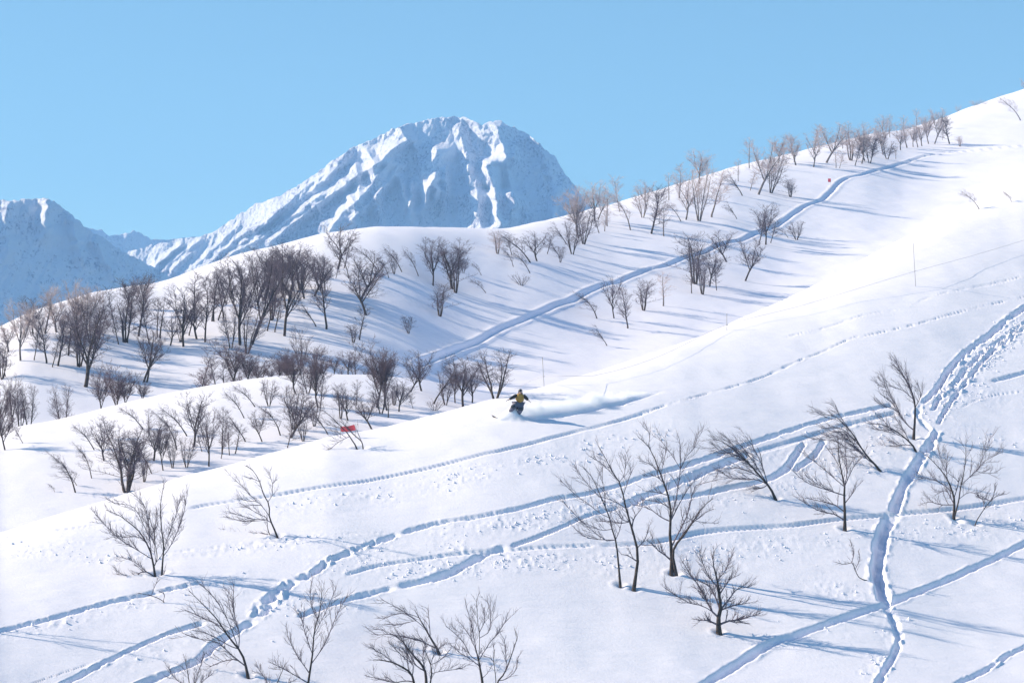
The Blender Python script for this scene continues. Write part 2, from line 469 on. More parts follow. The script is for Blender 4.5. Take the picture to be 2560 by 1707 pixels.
for _p in [(1551, 1463), (1584, 1471), (1679, 1434), (1692, 1432), (1798, 1580), (1941, 1246), (2112, 1322), (2202, 1174), (2284, 1094), (2291, 1125),
           (2384, 1293), (2393, 1302), (2437, 1309), (388, 1436), (404, 1431), (695, 1339), (621, 1688), (1099, 1630), (894, 1120), (908, 1119)]:
    _b = hit(*_p); ZG -= .17 * np.exp(-((XG - _b.x - .05) ** 2 + (YG - _b.y) ** 2) / .24 ** 2)      # melt hollow at each trunk
    ZG += .03 * np.exp(-(np.hypot(XG - _b.x, YG - _b.y) - .5) ** 2 / .15 ** 2)
snow = mesh_np('snow_slope', np.stack([XG, YG, ZG], -1).reshape(-1, 3), grid_faces(*XG.shape), M_SNOW)
tag(snow, kind='structure')
# the slope goes on down below the frame
c2 = np.linspace(-.34, .34, 60); r2 = np.linspace(40, 108, 60)
S2, Y2 = np.meshgrid(c2, r2); X2 = S2 * 1.0 * np.maximum(Y2, 1)
Z2 = ground(1280 + S2 * F, Y2) - 0.06
tag(mesh_np('snow_slope_foot', np.stack([X2, Y2, Z2], -1).reshape(-1, 3), grid_faces(*X2.shape), M_SNOW), kind='structure')
# wooded ridge
c3 = np.concatenate([np.linspace(-.34, -.2225, 26)[:-1], np.linspace(-.2225, .2225, 520), np.linspace(.2225, .34, 26)[1:]]); r3 = np.concatenate([np.arange(228, 400, 0.6), np.arange(400, 660, 1.25), np.arange(662, 1000, 6.0)])
r3 = np.concatenate([np.arange(185, 228, 1.0), r3])
S3, Y3 = np.meshgrid(c3, r3); X3 = S3 * Y3
Z3 = ground(1280 + S3 * F, Y3)
Z3 = Z3 - 0.9 * (1 - sstep(228, 232, Y3)) 
tr = [(RIDGE_TRACK, dict(w=.75, d=.45, deb=0, off=0, dw=1, ch=.2, dots=0, berm=.12, twin=False))]
carve_ridge(Z3, X3, Y3, c3, r3)
tag(mesh_np('snow_ridge', np.stack([X3, Y3, Z3], -1).reshape(-1, 3), grid_faces(*X3.shape), M_SNOWFAR), kind='structure')

# ------------------------------------------------------------------ mountains
def poly_side(xs, vs, line):
    """signed horizontal offset (px) from a ridge line given top to bottom, and weight by its extent"""
    lv = np.array([q[1] for q in line], float); lx = np.array([q[0] for q in line], float)
    o = np.argsort(lv); lv, lx = lv[o], lx[o]
    cx = np.interp(vs, lv, lx)
    w = sstep(lv[0] - 14, lv[0] + 10, vs) * sstep(lv[-1] + 30, lv[-1] - 20, vs)
    return xs - cx, w


def mountain_mat(name, rock=0.5):
    m, nt, b = new_mat(name)
    g = nt.nodes.new('ShaderNodeNewGeometry')
    mp = nt.nodes.new('ShaderNodeMapping'); nt.links.new(g.outputs['Position'], mp.inputs[0]); mp.inputs['Scale'].default_value = (1, .5, .7)
    n1 = noise_node(nt, 0.28, 5, 0.75, mp.outputs[0]); n2 = noise_node(nt, 0.03, 4, 0.6, mp.outputs[0])
    mul = nt.nodes.new('ShaderNodeMath'); mul.operation = 'MULTIPLY_ADD'
    nt.links.new(n2.outputs[0], mul.inputs[0]); mul.inputs[1].default_value = 0.6; nt.links.new(n1.outputs[0], mul.inputs[2])
    c = ramp(nt, mul.outputs[0], [(0.78 + .1 * (1 - rock), (0.75, 0.79, 0.95)), (0.93 + .1 * (1 - rock), (0.24, 0.27, 0.44))])
    nt.links.new(c.outputs[0], b.inputs['Base Color']); b.inputs['Roughness'].default_value = .9; b.inputs['Specular IOR Level'].default_value = .1
    bp = nt.nodes.new('ShaderNodeBump'); bp.inputs['Strength'].default_value = .8; bp.inputs['Distance'].default_value = 5.0
    nt.links.new(n1.outputs[0], bp.inputs['Height']); nt.links.new(bp.outputs[0], b.inputs['Normal'])
    return m


def mountain(name, crest, D0, bottom, dx, nrow, base_dx, face, spurs, amp, seed, rock=0.5, jag=1.6, nl=1.0):
    x0, x1 = crest[0][0], crest[-1][0]
    xs = np.arange(x0, x1 + .1, dx)
    cr = np.interp(xs, [c[0] for c in crest], [c[1] for c in crest])
    cr = cr + jag * fbm(xs / 9, xs * 0, 3, seed)
    q = np.concatenate([np.linspace(0, 1, nrow), ])
    V_ = cr[None, :] + (bottom - cr[None, :]) * (1 - q[:, None])          # bottom row first
    X_ = np.broadcast_to(xs[None, :], V_.shape)
    mpp = D0 / F
    dep = base_dx(X_, V_) * mpp + (bottom - V_) * mpp * face(X_, V_)
    for line, A, wl, wr in spurs:
        off, w = poly_side(X_, V_, line)
        wob = 5 * vnoise(V_ / 14, V_ * 0 + A, seed + 3); off = off + wob
        t = np.where(off < 0, 1 + off / wl, 1 - off / wr)
        dep = dep - 1.55 * A * mpp * np.clip(t, 0, 1) * w
    rid = 1 - np.abs(fbm((X_ + .35 * V_) / 26, V_ / 70, 4, seed + 9)) * 2
    dep = dep - amp * mpp * rid * 1.0 + amp * .35 * mpp * fbm(X_ / 7, V_ / 9, 3, seed + 12) * nl
    Dp = D0 + dep
    Xw = (X_ - 1280) / F * Dp; Zw = rowt(V_) * Dp
    # back side
    back = []
    for k, (dd, dz) in enumerate([(40, 12), (120, 60), (300, 220)]):
        Db = Dp[-1] + dd; back.append(np.stack([(xs - 1280) / F * Db, Db, rowt(cr) * Dp[-1] - dz * D0 / 3000], -1))
    P = np.concatenate([np.stack([Xw, Dp, Zw], -1), np.array(back)], 0)
    o = mesh_np(name, P.reshape(-1, 3), grid_faces(P.shape[0], P.shape[1]), mountain_mat(name + '_snow_and_rock', rock))
    return tag(o, kind='structure')


def c2p(l): return [(640 + a / 2.8, 270 + b / 2.8) for a, b in l]
main_crest = [(180, 690), (260, 655), (323, 630), (398, 608), (466, 595), (513, 587), (548, 573), (584, 546), (640, 510), (711, 484), (783, 438), (830, 404), (869, 377), (936, 345),
              (997, 316), (1051, 302), (1100, 294), (1133, 291), (1165, 294), (1204, 311), (1225, 305), (1247, 301), (1276, 315), (1319, 334), (1347, 359),
              (1390, 395), (1408, 427), (1436, 463), (1476, 513), (1560, 620), (1700, 760)]
sp = [
    (c2p([(1000, 110), (1045, 230), (960, 290), (860, 380), (700, 480), (560, 580), (400, 700), (200, 860), (60, 980)]), 44, 60, 30),
    (c2p([(1010, 250), (970, 330), (880, 440), (780, 560), (720, 640), (600, 740), (520, 860)]), 44, 46, 26),
    (c2p([(1000, 380), (960, 470), (860, 590), (760, 690), (640, 800), (560, 900)]), 40, 44, 28),
    (c2p([(650, 290), (600, 400), (480, 520), (330, 620), (150, 740), (-100, 900)]), 24, 90, 22),
    (c2p([(1280, 270), (1235, 380), (1235, 480), (1235, 610)]), 62, 40, 60),
    (c2p([(1500, 80), (1560, 140), (1590, 210)]), 34, 24, 30),
    (c2p([(1660, 110), (1720, 220), (1750, 400)]), 70, 46, 50),
    (c2p([(1650, 360), (1640, 450), (1630, 540)]), 62, 34, 46),
    (c2p([(1780, 590), (1810, 650), (1790, 740), (1700, 900)]), 105, 150, 30),
    (c2p([(420, 680), (460, 800), (440, 920)]), 16, 14, 20),
    (c2p([(200, 660), (120, 760), (0, 880)]), 24, 40, 20),
    (c2p([(1940, 200), (2050, 420), (2100, 640)]), 30, 16, 60),
    (c2p([(1480, 300), (1500, 500), (1470, 700)]), 16, 8, 40),
]
rg = random.Random(5)
for k in range(44):                  # small ribs running down the shaded face and the lit flank
    face_ = k < 24
    x = 870 + 25 * k + rg.uniform(-12, 12) if face_ else 330 + (k - 24) * 28 + rg.uniform(-10, 10)
    top = float(np.interp(x, [c[0] for c in main_crest], [c[1] for c in main_crest])) + rg.uniform(4, 150)
    ln_ = rg.uniform(70, 200); sl_ = rg.uniform(-.25, .30) if face_ else rg.uniform(-1.5, -.9)
    sp.append(([(x + sl_ * ln_ * t + rg.uniform(-4, 4), top + ln_ * t) for t in (0, .25, .5, .75, 1)], rg.uniform(18, 42) if face_ else rg.uniform(9, 18), rg.uniform(9, 22), rg.uniform(12, 24)))
mountain('mountain', main_crest, 3000.0, 780.0, 2.0, 180,
         lambda X, V_: np.where(X < 900, (900 - X) * .36, 0) + np.where(X > 860, (X - 860) * .32, 0),
         lambda X, V_: 0.95 - .12 * sstep(850, 1100, X), sp, 10.0, 21, rock=.52, jag=5.0)
left_crest = [(-500, 470), (-200, 480), (0, 501), (27, 502), (96, 495), (123, 497), (143, 510), (170, 530), (197, 551), (211, 568), (263, 598), (302, 625), (329, 639),
              (384, 667), (428, 694), (520, 770)]
mountain('mountain_shoulder', left_crest, 2200.0, 860.0, 2.0, 120,
         lambda X, V_: X * .62, lambda X, V_: 0.80 + 0 * X,
         [([(118, 498), (116, 540), (112, 592)], 40, 26, 40), ([(60, 500), (70, 520), (80, 540)], 16, 30, 30), ([(20, 505), (14, 560), (24, 640)], 22, 22, 34), ([(180, 545), (190, 600), (215, 660)], 22, 18, 30), ([(240, 600), (262, 650), (290, 700)], 20, 16, 28)], 8.0, 41, rock=.42, jag=5.0)
mountain('far_hill', [(120, 600), (190, 560), (214, 571), (235, 573), (255, 576), (274, 590), (318, 584), (334, 577), (356, 584), (378, 601), (425, 599), (466, 594), (560, 590), (640, 640)],
         3900.0, 760.0, 2.5, 50, lambda X, V_: X * .8, lambda X, V_: 0.7 + 0 * X, [([(322, 580), (318, 600)], 10, 14, 20)], 5.0, 51, rock=.5, jag=4.0)


# ------------------------------------------------------------------ trees
class Tubes:
    def __init__(self): self.g = {}

    def add(self, pts, rad, sides=3):
        self.g.setdefault((len(pts), sides), []).append((np.asarray(pts, float), np.asarray(rad, float)))

    def arrays(self):
        V_, Fc, base = [], [], 0
        for (n, s), L in self.g.items():
            P = np.stack([a for a, b in L]); R = np.stack([b for a, b in L])
            T = np.gradient(P, axis=1); T /= np.linalg.norm(T, axis=2, keepdims=True) + 1e-9
            ref = np.where(np.abs(T[:, :1, 2:3]) > .8, np.array([1., 0, 0]), np.array([0, 0, 1.]))
            U = np.cross(T, np.broadcast_to(ref, T.shape)); U /= np.linalg.norm(U, axis=2, keepdims=True) + 1e-9
            W = np.cross(T, U)
            a = np.arange(s) * 2 * math.pi / s
            ring = P[:, :, None] + R[:, :, None, None] * (np.cos(a)[None, None, :, None] * U[:, :, None] + np.sin(a)[None, None, :, None] * W[:, :, None])
            k = len(L); V_.append(ring.reshape(-1, 3))
            idx = base + np.arange(k * n * s).reshape(k, n, s)
            a0 = idx[:, :-1]; a1 = np.roll(a0, -1, axis=2); b0 = idx[:, 1:]; b1 = np.roll(b0, -1, axis=2)
            Fc.append(np.stack([a0, a1, b1, b0], -1).reshape(-1, 4))
            base += k * n * s
        return np.concatenate(V_), np.concatenate(Fc)

    def mesh(self, name, mat, parent=None, origin=None):
        v, f = self.arrays()
        if origin is not None: v = v - np.asarray(origin)
        return mesh_np(name, v, f, mat, parent)


def unit(v):
    return v / (np.linalg.norm(v) + 1e-9)


def grow(tb, pts, r0, r1, rng, lv, ln, bias, dens=1.0, rmin=.009, start=.2, ang=.75, first=None):
    """side branches of one limb, recursively; lv levels left, ln their length"""
    n = len(pts); seg = np.linalg.norm(np.diff(pts, axis=0), axis=1); L = seg.sum()
    if L < .05: return
    cnt = max(2, int(dens * (.8 + .5 * rng.random()) * (L * (1 - start)) / (ln * .30) + .5))
    if lv == 1: cnt = int(cnt * 1.2)
    cum = np.concatenate([[0], np.cumsum(seg)]) / L
    side = rng.random() * 6.28
    for k in range(cnt):
        f = start + (1 - start) * (k + rng.random()) / cnt
        f = min(f, .98)
        i = min(int(np.searchsorted(cum, f)) - 1, n - 2); i = max(i, 0)
        tt = (f - cum[i]) / max(cum[i + 1] - cum[i], 1e-6)
        P = pts[i] * (1 - tt) + pts[i + 1] * tt; T = unit(pts[i + 1] - pts[i])
        side += 2.4 + rng.random() * .9
        rv = np.array([math.cos(side), .75 * math.sin(side), .55 * math.cos(side * 1.7)])
        N = rv - T * rv.dot(T); N = unit(N)
        a = ang * (.45 + 1.0 * rng.random())
        d0 = unit(T * math.cos(a) + N * math.sin(a) + bias * .25)
        l = ln * (.30 + 1.35 * rng.random() ** 1.6) * (1.0 - .35 * f)
        m = 4 if lv > 1 else 3
        q = [P]; d = d0
        for s_ in range(m - 1):
            d = unit(d + bias * .18 + rng.normal(0, .18, 3)); q.append(q[-1] + d * l / (m - 1))
        q = np.array(q)
        rp = (r0 * (1 - f) + r1 * f); ra = max(rp * .62, rmin); rb = max(ra * .35, rmin * .55)
        tb.add(q, np.linspace(ra, rb, m), 3)
        if lv > 1: grow(tb, q, ra, rb, rng, lv - 1, ln * .55, bias, dens, rmin, .15, ang, None)


def smooth_line(pts, n):
    s = spline(pts, max(1e-3, np.linalg.norm(np.diff(np.array(pts, float), axis=0), axis=1).sum() / 40))
    seg = np.concatenate([[0], np.cumsum(np.linalg.norm(np.diff(s, axis=0), axis=1))]); t = np.linspace(0, seg[-1], n)
    return np.stack([np.interp(t, seg, s[:, k]) for k in range(3)], -1)


# ---- the near trees, limbs drawn one by one
def traced_tree(name, label, group, mp, limbs, base_r, twig, seed, bias=(-.25, 0, .8), ntrunk=1, dens=1.0, base=None, lv=2, mat=None, cat='tree', dep=.38, rmin=.007):
    """limbs: lists of points in the mapping mp; the first ntrunk are trunks. depth offsets fan the limbs out in 3D."""
    rng = np.random.default_rng(seed)
    bx, by = mp(*(base or limbs[0][0]))
    if by > 1690:                      # rooted just below the frame
        B = hit(bx, by, 95)
    else: B = hit(bx, by)
    Yb = B.y
    root = empty(name, (B.x, B.y, B.z - .03), label, cat, group)
    bias = np.array(bias)
    ends = []        # points already placed, to take depth from
    for k, l in enumerate(limbs):
        px = [mp(*q) for q in l]
        P0 = np.array(px[0]); off0 = 0.0; rr0 = None
        if ends and k > 0:
            E_ = np.concatenate(ends); dd = np.hypot(E_[:, 0] - P0[0], E_[:, 1] - P0[1]); j = int(np.argmin(dd))
            if dd[j] < 14: off0 = E_[j, 2]; rr0 = E_[j, 3]; px[0] = (E_[j, 0], E_[j, 1])
        slope = 0.0 if k == 0 else rng.uniform(-1, 1) * dep
        pts, run = [], 0.0
        for i, (x, y) in enumerate(px):
            if i: run += math.hypot(x - px[i - 1][0], y - px[i - 1][1]) / F * Yb
            yy = Yb + off0 + slope * run
            pts.append(((x - 1280) / F * yy, yy, rowt(y) * yy))
        n = 12 if k < ntrunk else 9
        line = smooth_line(pts, n)
        if k < ntrunk and rr0 is None:
            g = ground(1280 + line[0][0] / line[0][1] * F, line[0][1]); line[0][2] = min(line[0][2], g) - .15
        Lw = np.linalg.norm(np.diff(line, axis=0), axis=1).sum()
        r0 = base_r * (1 if k == 0 else .85) if rr0 is None else max(.5 * rr0, .018)
        if rr0 is None and k >= ntrunk: r0 = base_r * .45
        r1 = .014
        rad = r0 + (r1 - r0) * np.linspace(0, 1, n) ** .8
        if k < ntrunk and rr0 is None: rad[0] *= 1.25
        qx = 1280 + line[:, 0] / line[:, 1] * F; qy = HOR - line[:, 2] / line[:, 1] * F
        ends.append(np.stack([qx, qy, line[:, 1] - Yb, rad], -1))
        tb = Tubes(); tb.add(line, rad, 6 if k < ntrunk else 5)
        if k < ntrunk:
            tb.mesh('trunk', M_BARK, root, tuple(root.location))
            tb = Tubes(); grow(tb, line, r0 * .35, r1, rng, lv, twig * 1.15, bias, dens * 1.3, rmin, .35, .58)
            if tb.g: tb.mesh('twigs', mat or M_TWIG, root, tuple(root.location))
        else:
            grow(tb, line, r0, r1, rng, lv, twig * 1.2 * (.7 + .3 * min(1, Lw / 3)), bias, dens * 1.7, rmin, .16, .62)
            tb.mesh('branch', mat or M_TWIG, root, tuple(root.location))
    return root


m1b = lambda x, y: (x / 3.092, 1200 + y / 3.092)
m2b = lambda x, y: (500 + x / 4.238, 1130 + y / 4.238)
m3b = lambda x, y: (880 + x / 4.523, 1440 + y / 4.523)
m4b = lambda x, y: (1380 + x / 3.409, 1040 + y / 3.409)
m5b = lambda x, y: (1760 + x / 2.94, 880 + y / 2.94)
m6b = lambda x, y: (1660 + x / 2.613, 1280 + y / 2.613)
m7 = lambda x, y: (600 + x / 3.178, 820 + y / 3.178)
mo = lambda x, y: (x * D, y * D)

traced_tree('bare_tree', 'slender leaning bare tree, left one of the pair in the middle foreground', None, m4b, [
    [(583, 1440), (570, 1300), (548, 1080), (520, 1000), (495, 880), (440, 740), (400, 650), (350, 530), (290, 460), (270, 440)],
    [(545, 1085), (460, 1060), (380, 1000), (270, 910), (150, 790), (90, 720)],
    [(530, 1080), (400, 1050), (280, 1025), (190, 950)],
    [(520, 1005), (420, 970), (330, 930), (240, 900)],
    [(495, 885), (400, 820), (300, 740), (200, 670), (70, 545)],
    [(470, 810), (450, 680), (430, 550), (430, 430)],
    [(440, 740), (340, 620), (240, 500), (190, 420)],
    [(550, 1060), (580, 960), (600, 850)]], .075, .75, 11, bias=(-.5, 0, .7), dens=.8)
traced_tree('bare_tree', 'S-curved bare tree, right one of the pair in the middle foreground', None, m4b, [
    [(695, 1470), (730, 1250), (728, 1140), (700, 1020), (670, 930), (650, 830), (620, 760), (605, 660), (590, 590), (540, 510), (470, 400), (440, 310), (400, 260)],
    [(720, 1195), (650, 1190), (590, 1175)], [(665, 925), (600, 910), (520, 900), (400, 895)], [(660, 930), (600, 880), (540, 800)],
    [(620, 780), (540, 730), (460, 700), (390, 685)], [(600, 600), (615, 500), (625, 400), (625, 330)],
    [(580, 570), (500, 480), (420, 400), (340, 350)], [(610, 630), (660, 520), (690, 450)], [(740, 1120), (790, 1050), (830, 940)],
    [(680, 950), (700, 870), (760, 790)]], .11, .75, 12, bias=(-.35, 0, .7), dens=.9)
traced_tree('bare_tree', 'tallest foreground bare tree, two trunks joined at the foot, wide open crown', None, m4b, [
    [(1018, 1345), (1020, 1200), (1010, 1060), (1000, 930), (1015, 880), (1010, 780), (985, 660), (965, 600), (935, 520), (890, 400), (850, 300), (800, 230), (740, 180)],
    [(1062, 1335), (1040, 1250), (1030, 1170), (1050, 1100), (1110, 1030), (1200, 900), (1280, 780), (1370, 700)],
    [(1015, 880), (1050, 740), (1075, 600), (1095, 430), (1095, 300), (1080, 170)], [(1095, 430), (1150, 340), (1210, 270), (1250, 130)],
    [(1095, 430), (1020, 330), (960, 250), (910, 180)], [(990, 920), (930, 860), (850, 800), (760, 765), (690, 755)],
    [(995, 770), (930, 740), (840, 720), (780, 710)], [(975, 680), (900, 650), (800, 640)], [(940, 530), (880, 510), (780, 510)],
    [(930, 510), (870, 430), (790, 390), (740, 380)], [(940, 520), (950, 400), (980, 250)], [(1025, 860), (1100, 720), (1190, 570)],
    [(1035, 1110), (1080, 990), (1150, 850), (1190, 700), (1210, 600), (1330, 560), (1420, 540)],
    [(1130, 900), (1200, 885), (1300, 905), (1420, 910)], [(1010, 1230), (960, 1180), (900, 1140), (870, 1100), (780, 1100)],
    [(850, 290), (830, 150), (770, 80)], [(1060, 1080), (1150, 960), (1290, 830), (1380, 790)]], .125, .75, 13, ntrunk=2, bias=(-.1, 0, .8), dens=.85)
traced_tree('bare_tree', 'low round bare tree with a stout short trunk, alone in the lower right foreground', None, m6b, [
    [(360, 785), (355, 700), (370, 620), (360, 540), (345, 430), (320, 330), (325, 250)],
    [(350, 700), (310, 640), (270, 560), (220, 470), (170, 400), (120, 320)], [(320, 660), (250, 610), (160, 590), (60, 530), (0, 490)],
    [(365, 730), (420, 710), (500, 700), (560, 680), (630, 660)], [(370, 620), (430, 560), (480, 500), (560, 490)],
    [(360, 540), (400, 480), (440, 430), (490, 410)], [(350, 500), (300, 430), (260, 350), (230, 270)], [(355, 450), (400, 380), (440, 290)],
    [(330, 720), (280, 705), (220, 708)], [(370, 620), (450, 610), (560, 590)], [(310, 650), (300, 560), (340, 480)],
    [(355, 640), (330, 540), (280, 470), (200, 440)]], .16, .62, 14, bias=(0, 0, .55), dens=1.15)
traced_tree('bare_tree', 'windswept bare tree leaning far left above the lower double ski track', None, m5b, [
    [(530, 1075), (480, 990), (420, 920), (350, 840), (290, 780), (200, 700), (120, 650), (65, 635)],
    [(480, 960), (440, 870), (400, 770), (350, 680), (300, 610)], [(460, 980), (400, 940), (300, 930), (200, 930), (130, 880)],
    [(430, 930), (340, 880), (250, 850), (150, 860)], [(380, 870), (280, 780), (180, 740), (60, 700)],
    [(400, 900), (320, 800), (220, 690), (160, 620)], [(470, 1000), (420, 1000), (360, 995)], [(340, 820), (250, 760), (140, 740), (100, 720)],
    [(470, 980), (380, 830), (300, 720), (230, 640)]],
    .09, .8, 15, bias=(-.9, 0, .35), dens=1.2)
traced_tree('bare_tree', 'upright bare tree with long low left limbs, its trunk crossing the long ski line', None, m5b, [
    [(1035, 1300), (1035, 1180), (1030, 1060), (1035, 1000), (1015, 900), (990, 760), (985, 620)],
    [(1035, 1000), (1050, 880), (1040, 740), (1035, 600)], [(1045, 1000), (1080, 880), (1130, 800), (1190, 760)],
    [(1025, 990), (950, 920), (870, 850), (740, 750)], [(1025, 1045), (930, 1020), (820, 960), (740, 900)],
    [(1030, 1045), (900, 1010), (760, 960), (660, 880)], [(1030, 1160), (960, 1120), (880, 1100), (740, 1070)],
    [(1030, 1220), (960, 1190), (860, 1170), (760, 1120), (700, 1080)], [(1010, 880), (960, 780), (900, 700)],
    [(1050, 1090), (1090, 1040), (1120, 990)]], .11, .75, 16, bias=(-.15, 0, .8), dens=.9)
traced_tree('bare_tree', 'long bare tree leaning far left just left of the wide shaded trench', None, m5b, [
    [(1300, 865), (1230, 800), (1160, 710), (1100, 610), (1040, 540), (960, 470), (880, 460)],
    [(1270, 840), (1180, 770), (1100, 680), (1030, 600), (940, 590)], [(1200, 750), (1100, 640), (1000, 560), (860, 560)],
    [(1180, 780), (1120, 770), (1060, 770), (1000, 720)], [(1100, 610), (1020, 500), (970, 420), (930, 380)],
    [(1150, 740), (1040, 700), (960, 650), (820, 640)], [(1290, 860), (1220, 860), (1140, 845)], [(1000, 510), (930, 490), (820, 435)],
    [(1230, 800), (1120, 700), (1050, 640), (900, 620)]],
    .085, .75, 17, bias=(-.9, 0, .4), dens=1.1)
traced_tree('bare_tree', 'tall bare tree with steep fanned limbs beside the churned gully', None, m5b, [
    [(1540, 630), (1550, 500), (1550, 380), (1530, 300), (1480, 200), (1420, 120), (1370, 80)],
    [(1540, 600), (1480, 520), (1420, 430), (1370, 360), (1290, 300)], [(1510, 560), (1440, 450), (1380, 330), (1330, 220), (1300, 160)],
    [(1530, 330), (1460, 280), (1370, 250)], [(1550, 390), (1520, 280), (1490, 180), (1430, 80)], [(1420, 440), (1340, 400), (1270, 370)],
    [(1400, 310), (1330, 260), (1270, 240)], [(1545, 420), (1590, 330), (1580, 250)], [(1540, 350), (1500, 240), (1450, 140), (1400, 50)]],
    .10, .8, 18, bias=(-.5, 0, .8), dens=1.05)
traced_tree('bare_tree', 'low bare tree bent left at the foot of the tall one beside the gully', None, m5b, [
    [(1560, 720), (1520, 670), (1440, 600), (1370, 560), (1300, 530), (1220, 530)],
    [(1540, 690), (1480, 680), (1400, 690), (1310, 690)], [(1480, 630), (1400, 590), (1350, 540), (1300, 470)],
    [(1510, 670), (1470, 580), (1430, 520), (1400, 470)], [(1400, 590), (1330, 580), (1260, 560)]], .07, .7, 19, bias=(-.7, 0, .4), dens=1.3)
traced_tree('bare_tree', 'pale wide-crowned bare tree with twin trunks right of the trench', None, m5b, [
    [(1835, 1215), (1840, 1120), (1835, 1060), (1800, 960), (1760, 890), (1700, 820), (1640, 760)],
    [(1862, 1240), (1870, 1100), (1885, 1000), (1910, 880), (1925, 760), (1925, 660)],
    [(1885, 1000), (1950, 920), (2020, 850), (2060, 740), (2100, 640)], [(1900, 980), (1990, 880), (2080, 790), (2200, 730)],
    [(1835, 1050), (1870, 960), (1850, 930), (1780, 880)], [(1820, 1010), (1740, 960), (1660, 930), (1570, 930)],
    [(1835, 1120), (1740, 1120), (1660, 1100), (1590, 1120)], [(1760, 880), (1750, 800), (1720, 720)],
    [(1880, 1060), (1950, 1030), (2040, 1060), (2100, 1090)], [(1840, 1100), (1780, 1020), (1700, 1050)], [(1800, 960), (1780, 860), (1790, 760)],
    [(1990, 870), (2060, 890), (2160, 885)]], .095, .75, 20, ntrunk=2, bias=(.1, 0, .7), dens=1.0)
traced_tree('sapling', 'small sapling leaning right below the pale twin-trunked tree', None, m5b, [
    [(1990, 1260), (2040, 1180), (2090, 1110), (2130, 1050), (2140, 960)], [(2090, 1110), (2150, 1060), (2230, 1040)],
    [(2060, 1150), (2050, 1090), (2010, 1050)], [(2100, 1090), (2060, 1080), (2000, 1060)]], .035, .45, 21, bias=(.2, 0, .6), dens=.9, rmin=.007)
traced_tree('sapling', 'tiny crooked sapling at the left edge of the wide trench', None, m6b, [
    [(1350, 450), (1280, 430), (1250, 380), (1230, 330), (1180, 340), (1120, 325)], [(1230, 330), (1240, 270), (1220, 200)],
    [(1250, 370), (1280, 300), (1270, 270)]], .035, .4, 22, bias=(-.2, 0, .6), dens=.7, rmin=.007)
traced_tree('bare_tree', 'small leaning tree with two stems in front of the red banner', None, m7, [
    [(935, 955), (890, 890), (850, 830), (800, 780), (720, 700), (650, 650)], [(980, 950), (965, 900), (920, 860), (880, 820), (800, 740)],
    [(960, 895), (940, 840), (920, 790)], [(870, 880), (790, 900), (740, 940), (690, 990)], [(850, 860), (780, 830), (700, 810)],
    [(830, 810), (750, 780), (680, 760)]], .05, .6, 23, ntrunk=2, bias=(-.5, 0, .5), dens=.8)
traced_tree('bare_tree', 'many-stemmed bushy bare tree in the left foreground', None, m1b, [
    [(1200, 730), (1175, 600), (1150, 520), (1080, 400), (1000, 330), (920, 270), (820, 230)],
    [(1250, 715), (1260, 600), (1265, 500), (1250, 380), (1240, 200), (1270, 20)],
    [(1218, 700), (1215, 600), (1200, 500), (1190, 400), (1150, 280)],
    [(1165, 595), (1080, 550), (980, 490), (880, 420), (800, 330), (730, 250)], [(1180, 620), (1160, 480), (1150, 350), (1120, 200), (1060, 130), (960, 60)],
    [(1190, 640), (1190, 480), (1200, 350), (1220, 250)], [(1260, 620), (1310, 520), (1370, 400), (1420, 250), (1440, 140)],
    [(1218, 640), (1260, 560), (1310, 400), (1350, 300), (1390, 150)], [(1200, 750), (1140, 710), (1090, 710), (1050, 740), (980, 755), (900, 720)],
    [(1120, 680), (1050, 640), (990, 610), (930, 595)], [(1160, 520), (1080, 440), (950, 440), (860, 420)], [(1190, 755), (1240, 765), (1300, 770), (1360, 800)],
    [(1150, 420), (1090, 300), (1020, 200), (880, 180)]],
    .065, .6, 24, ntrunk=3, bias=(-.25, 0, .7), dens=1.1)
traced_tree('bare_tree', 'open leaning bare tree with long low limbs, left of centre foreground', None, m2b, [
    [(825, 885), (770, 780), (730, 660), (735, 560), (670, 440), (640, 330), (600, 250), (560, 190), (490, 140)],
    [(805, 940), (760, 900), (720, 820), (710, 720), (700, 690)], [(735, 560), (765, 450), (770, 330), (820, 290)], [(770, 330), (740, 240), (745, 180)],
    [(725, 655), (650, 560), (560, 480), (480, 390), (400, 320), (340, 265)], [(750, 745), (690, 710), (580, 710), (460, 680), (330, 640), (290, 625)],
    [(690, 715), (560, 730), (430, 725), (340, 700), (250, 680)], [(690, 700), (600, 640), (510, 590), (410, 530)],
    [(600, 545), (520, 520), (430, 490)], [(825, 885), (730, 865), (640, 870), (530, 880), (440, 895), (360, 880), (240, 810)],
    [(620, 310), (560, 280), (490, 265)], [(660, 560), (560, 560), (490, 570)]], .06, .6, 25, ntrunk=2, bias=(-.5, 0, .5), dens=.7)
traced_tree('bare_tree', 'bare tree leaning left across the broad ski track, bottom left', None, m1b, [
    [(1920, 1510), (1890, 1400), (1865, 1330), (1800, 1250), (1740, 1170), (1690, 1090), (1620, 1010), (1540, 930), (1460, 850)],
    [(1870, 1300), (1850, 1180), (1820, 1080), (1800, 950), (1810, 800)], [(1860, 1330), (1800, 1180), (1740, 1040), (1650, 900), (1550, 800)],
    [(1900, 1480), (1780, 1340), (1680, 1250), (1560, 1230), (1430, 1190)], [(1860, 1330), (1780, 1280), (1690, 1230), (1590, 1180), (1490, 1160)],
    [(1740, 1160), (1650, 1100), (1540, 1050), (1430, 1000)], [(1890, 1410), (1820, 1385), (1720, 1400), (1620, 1440)],
    [(1840, 1160), (1780, 1000), (1760, 880)]], .075, .7, 26, bias=(-.5, 0, .6), dens=.8)
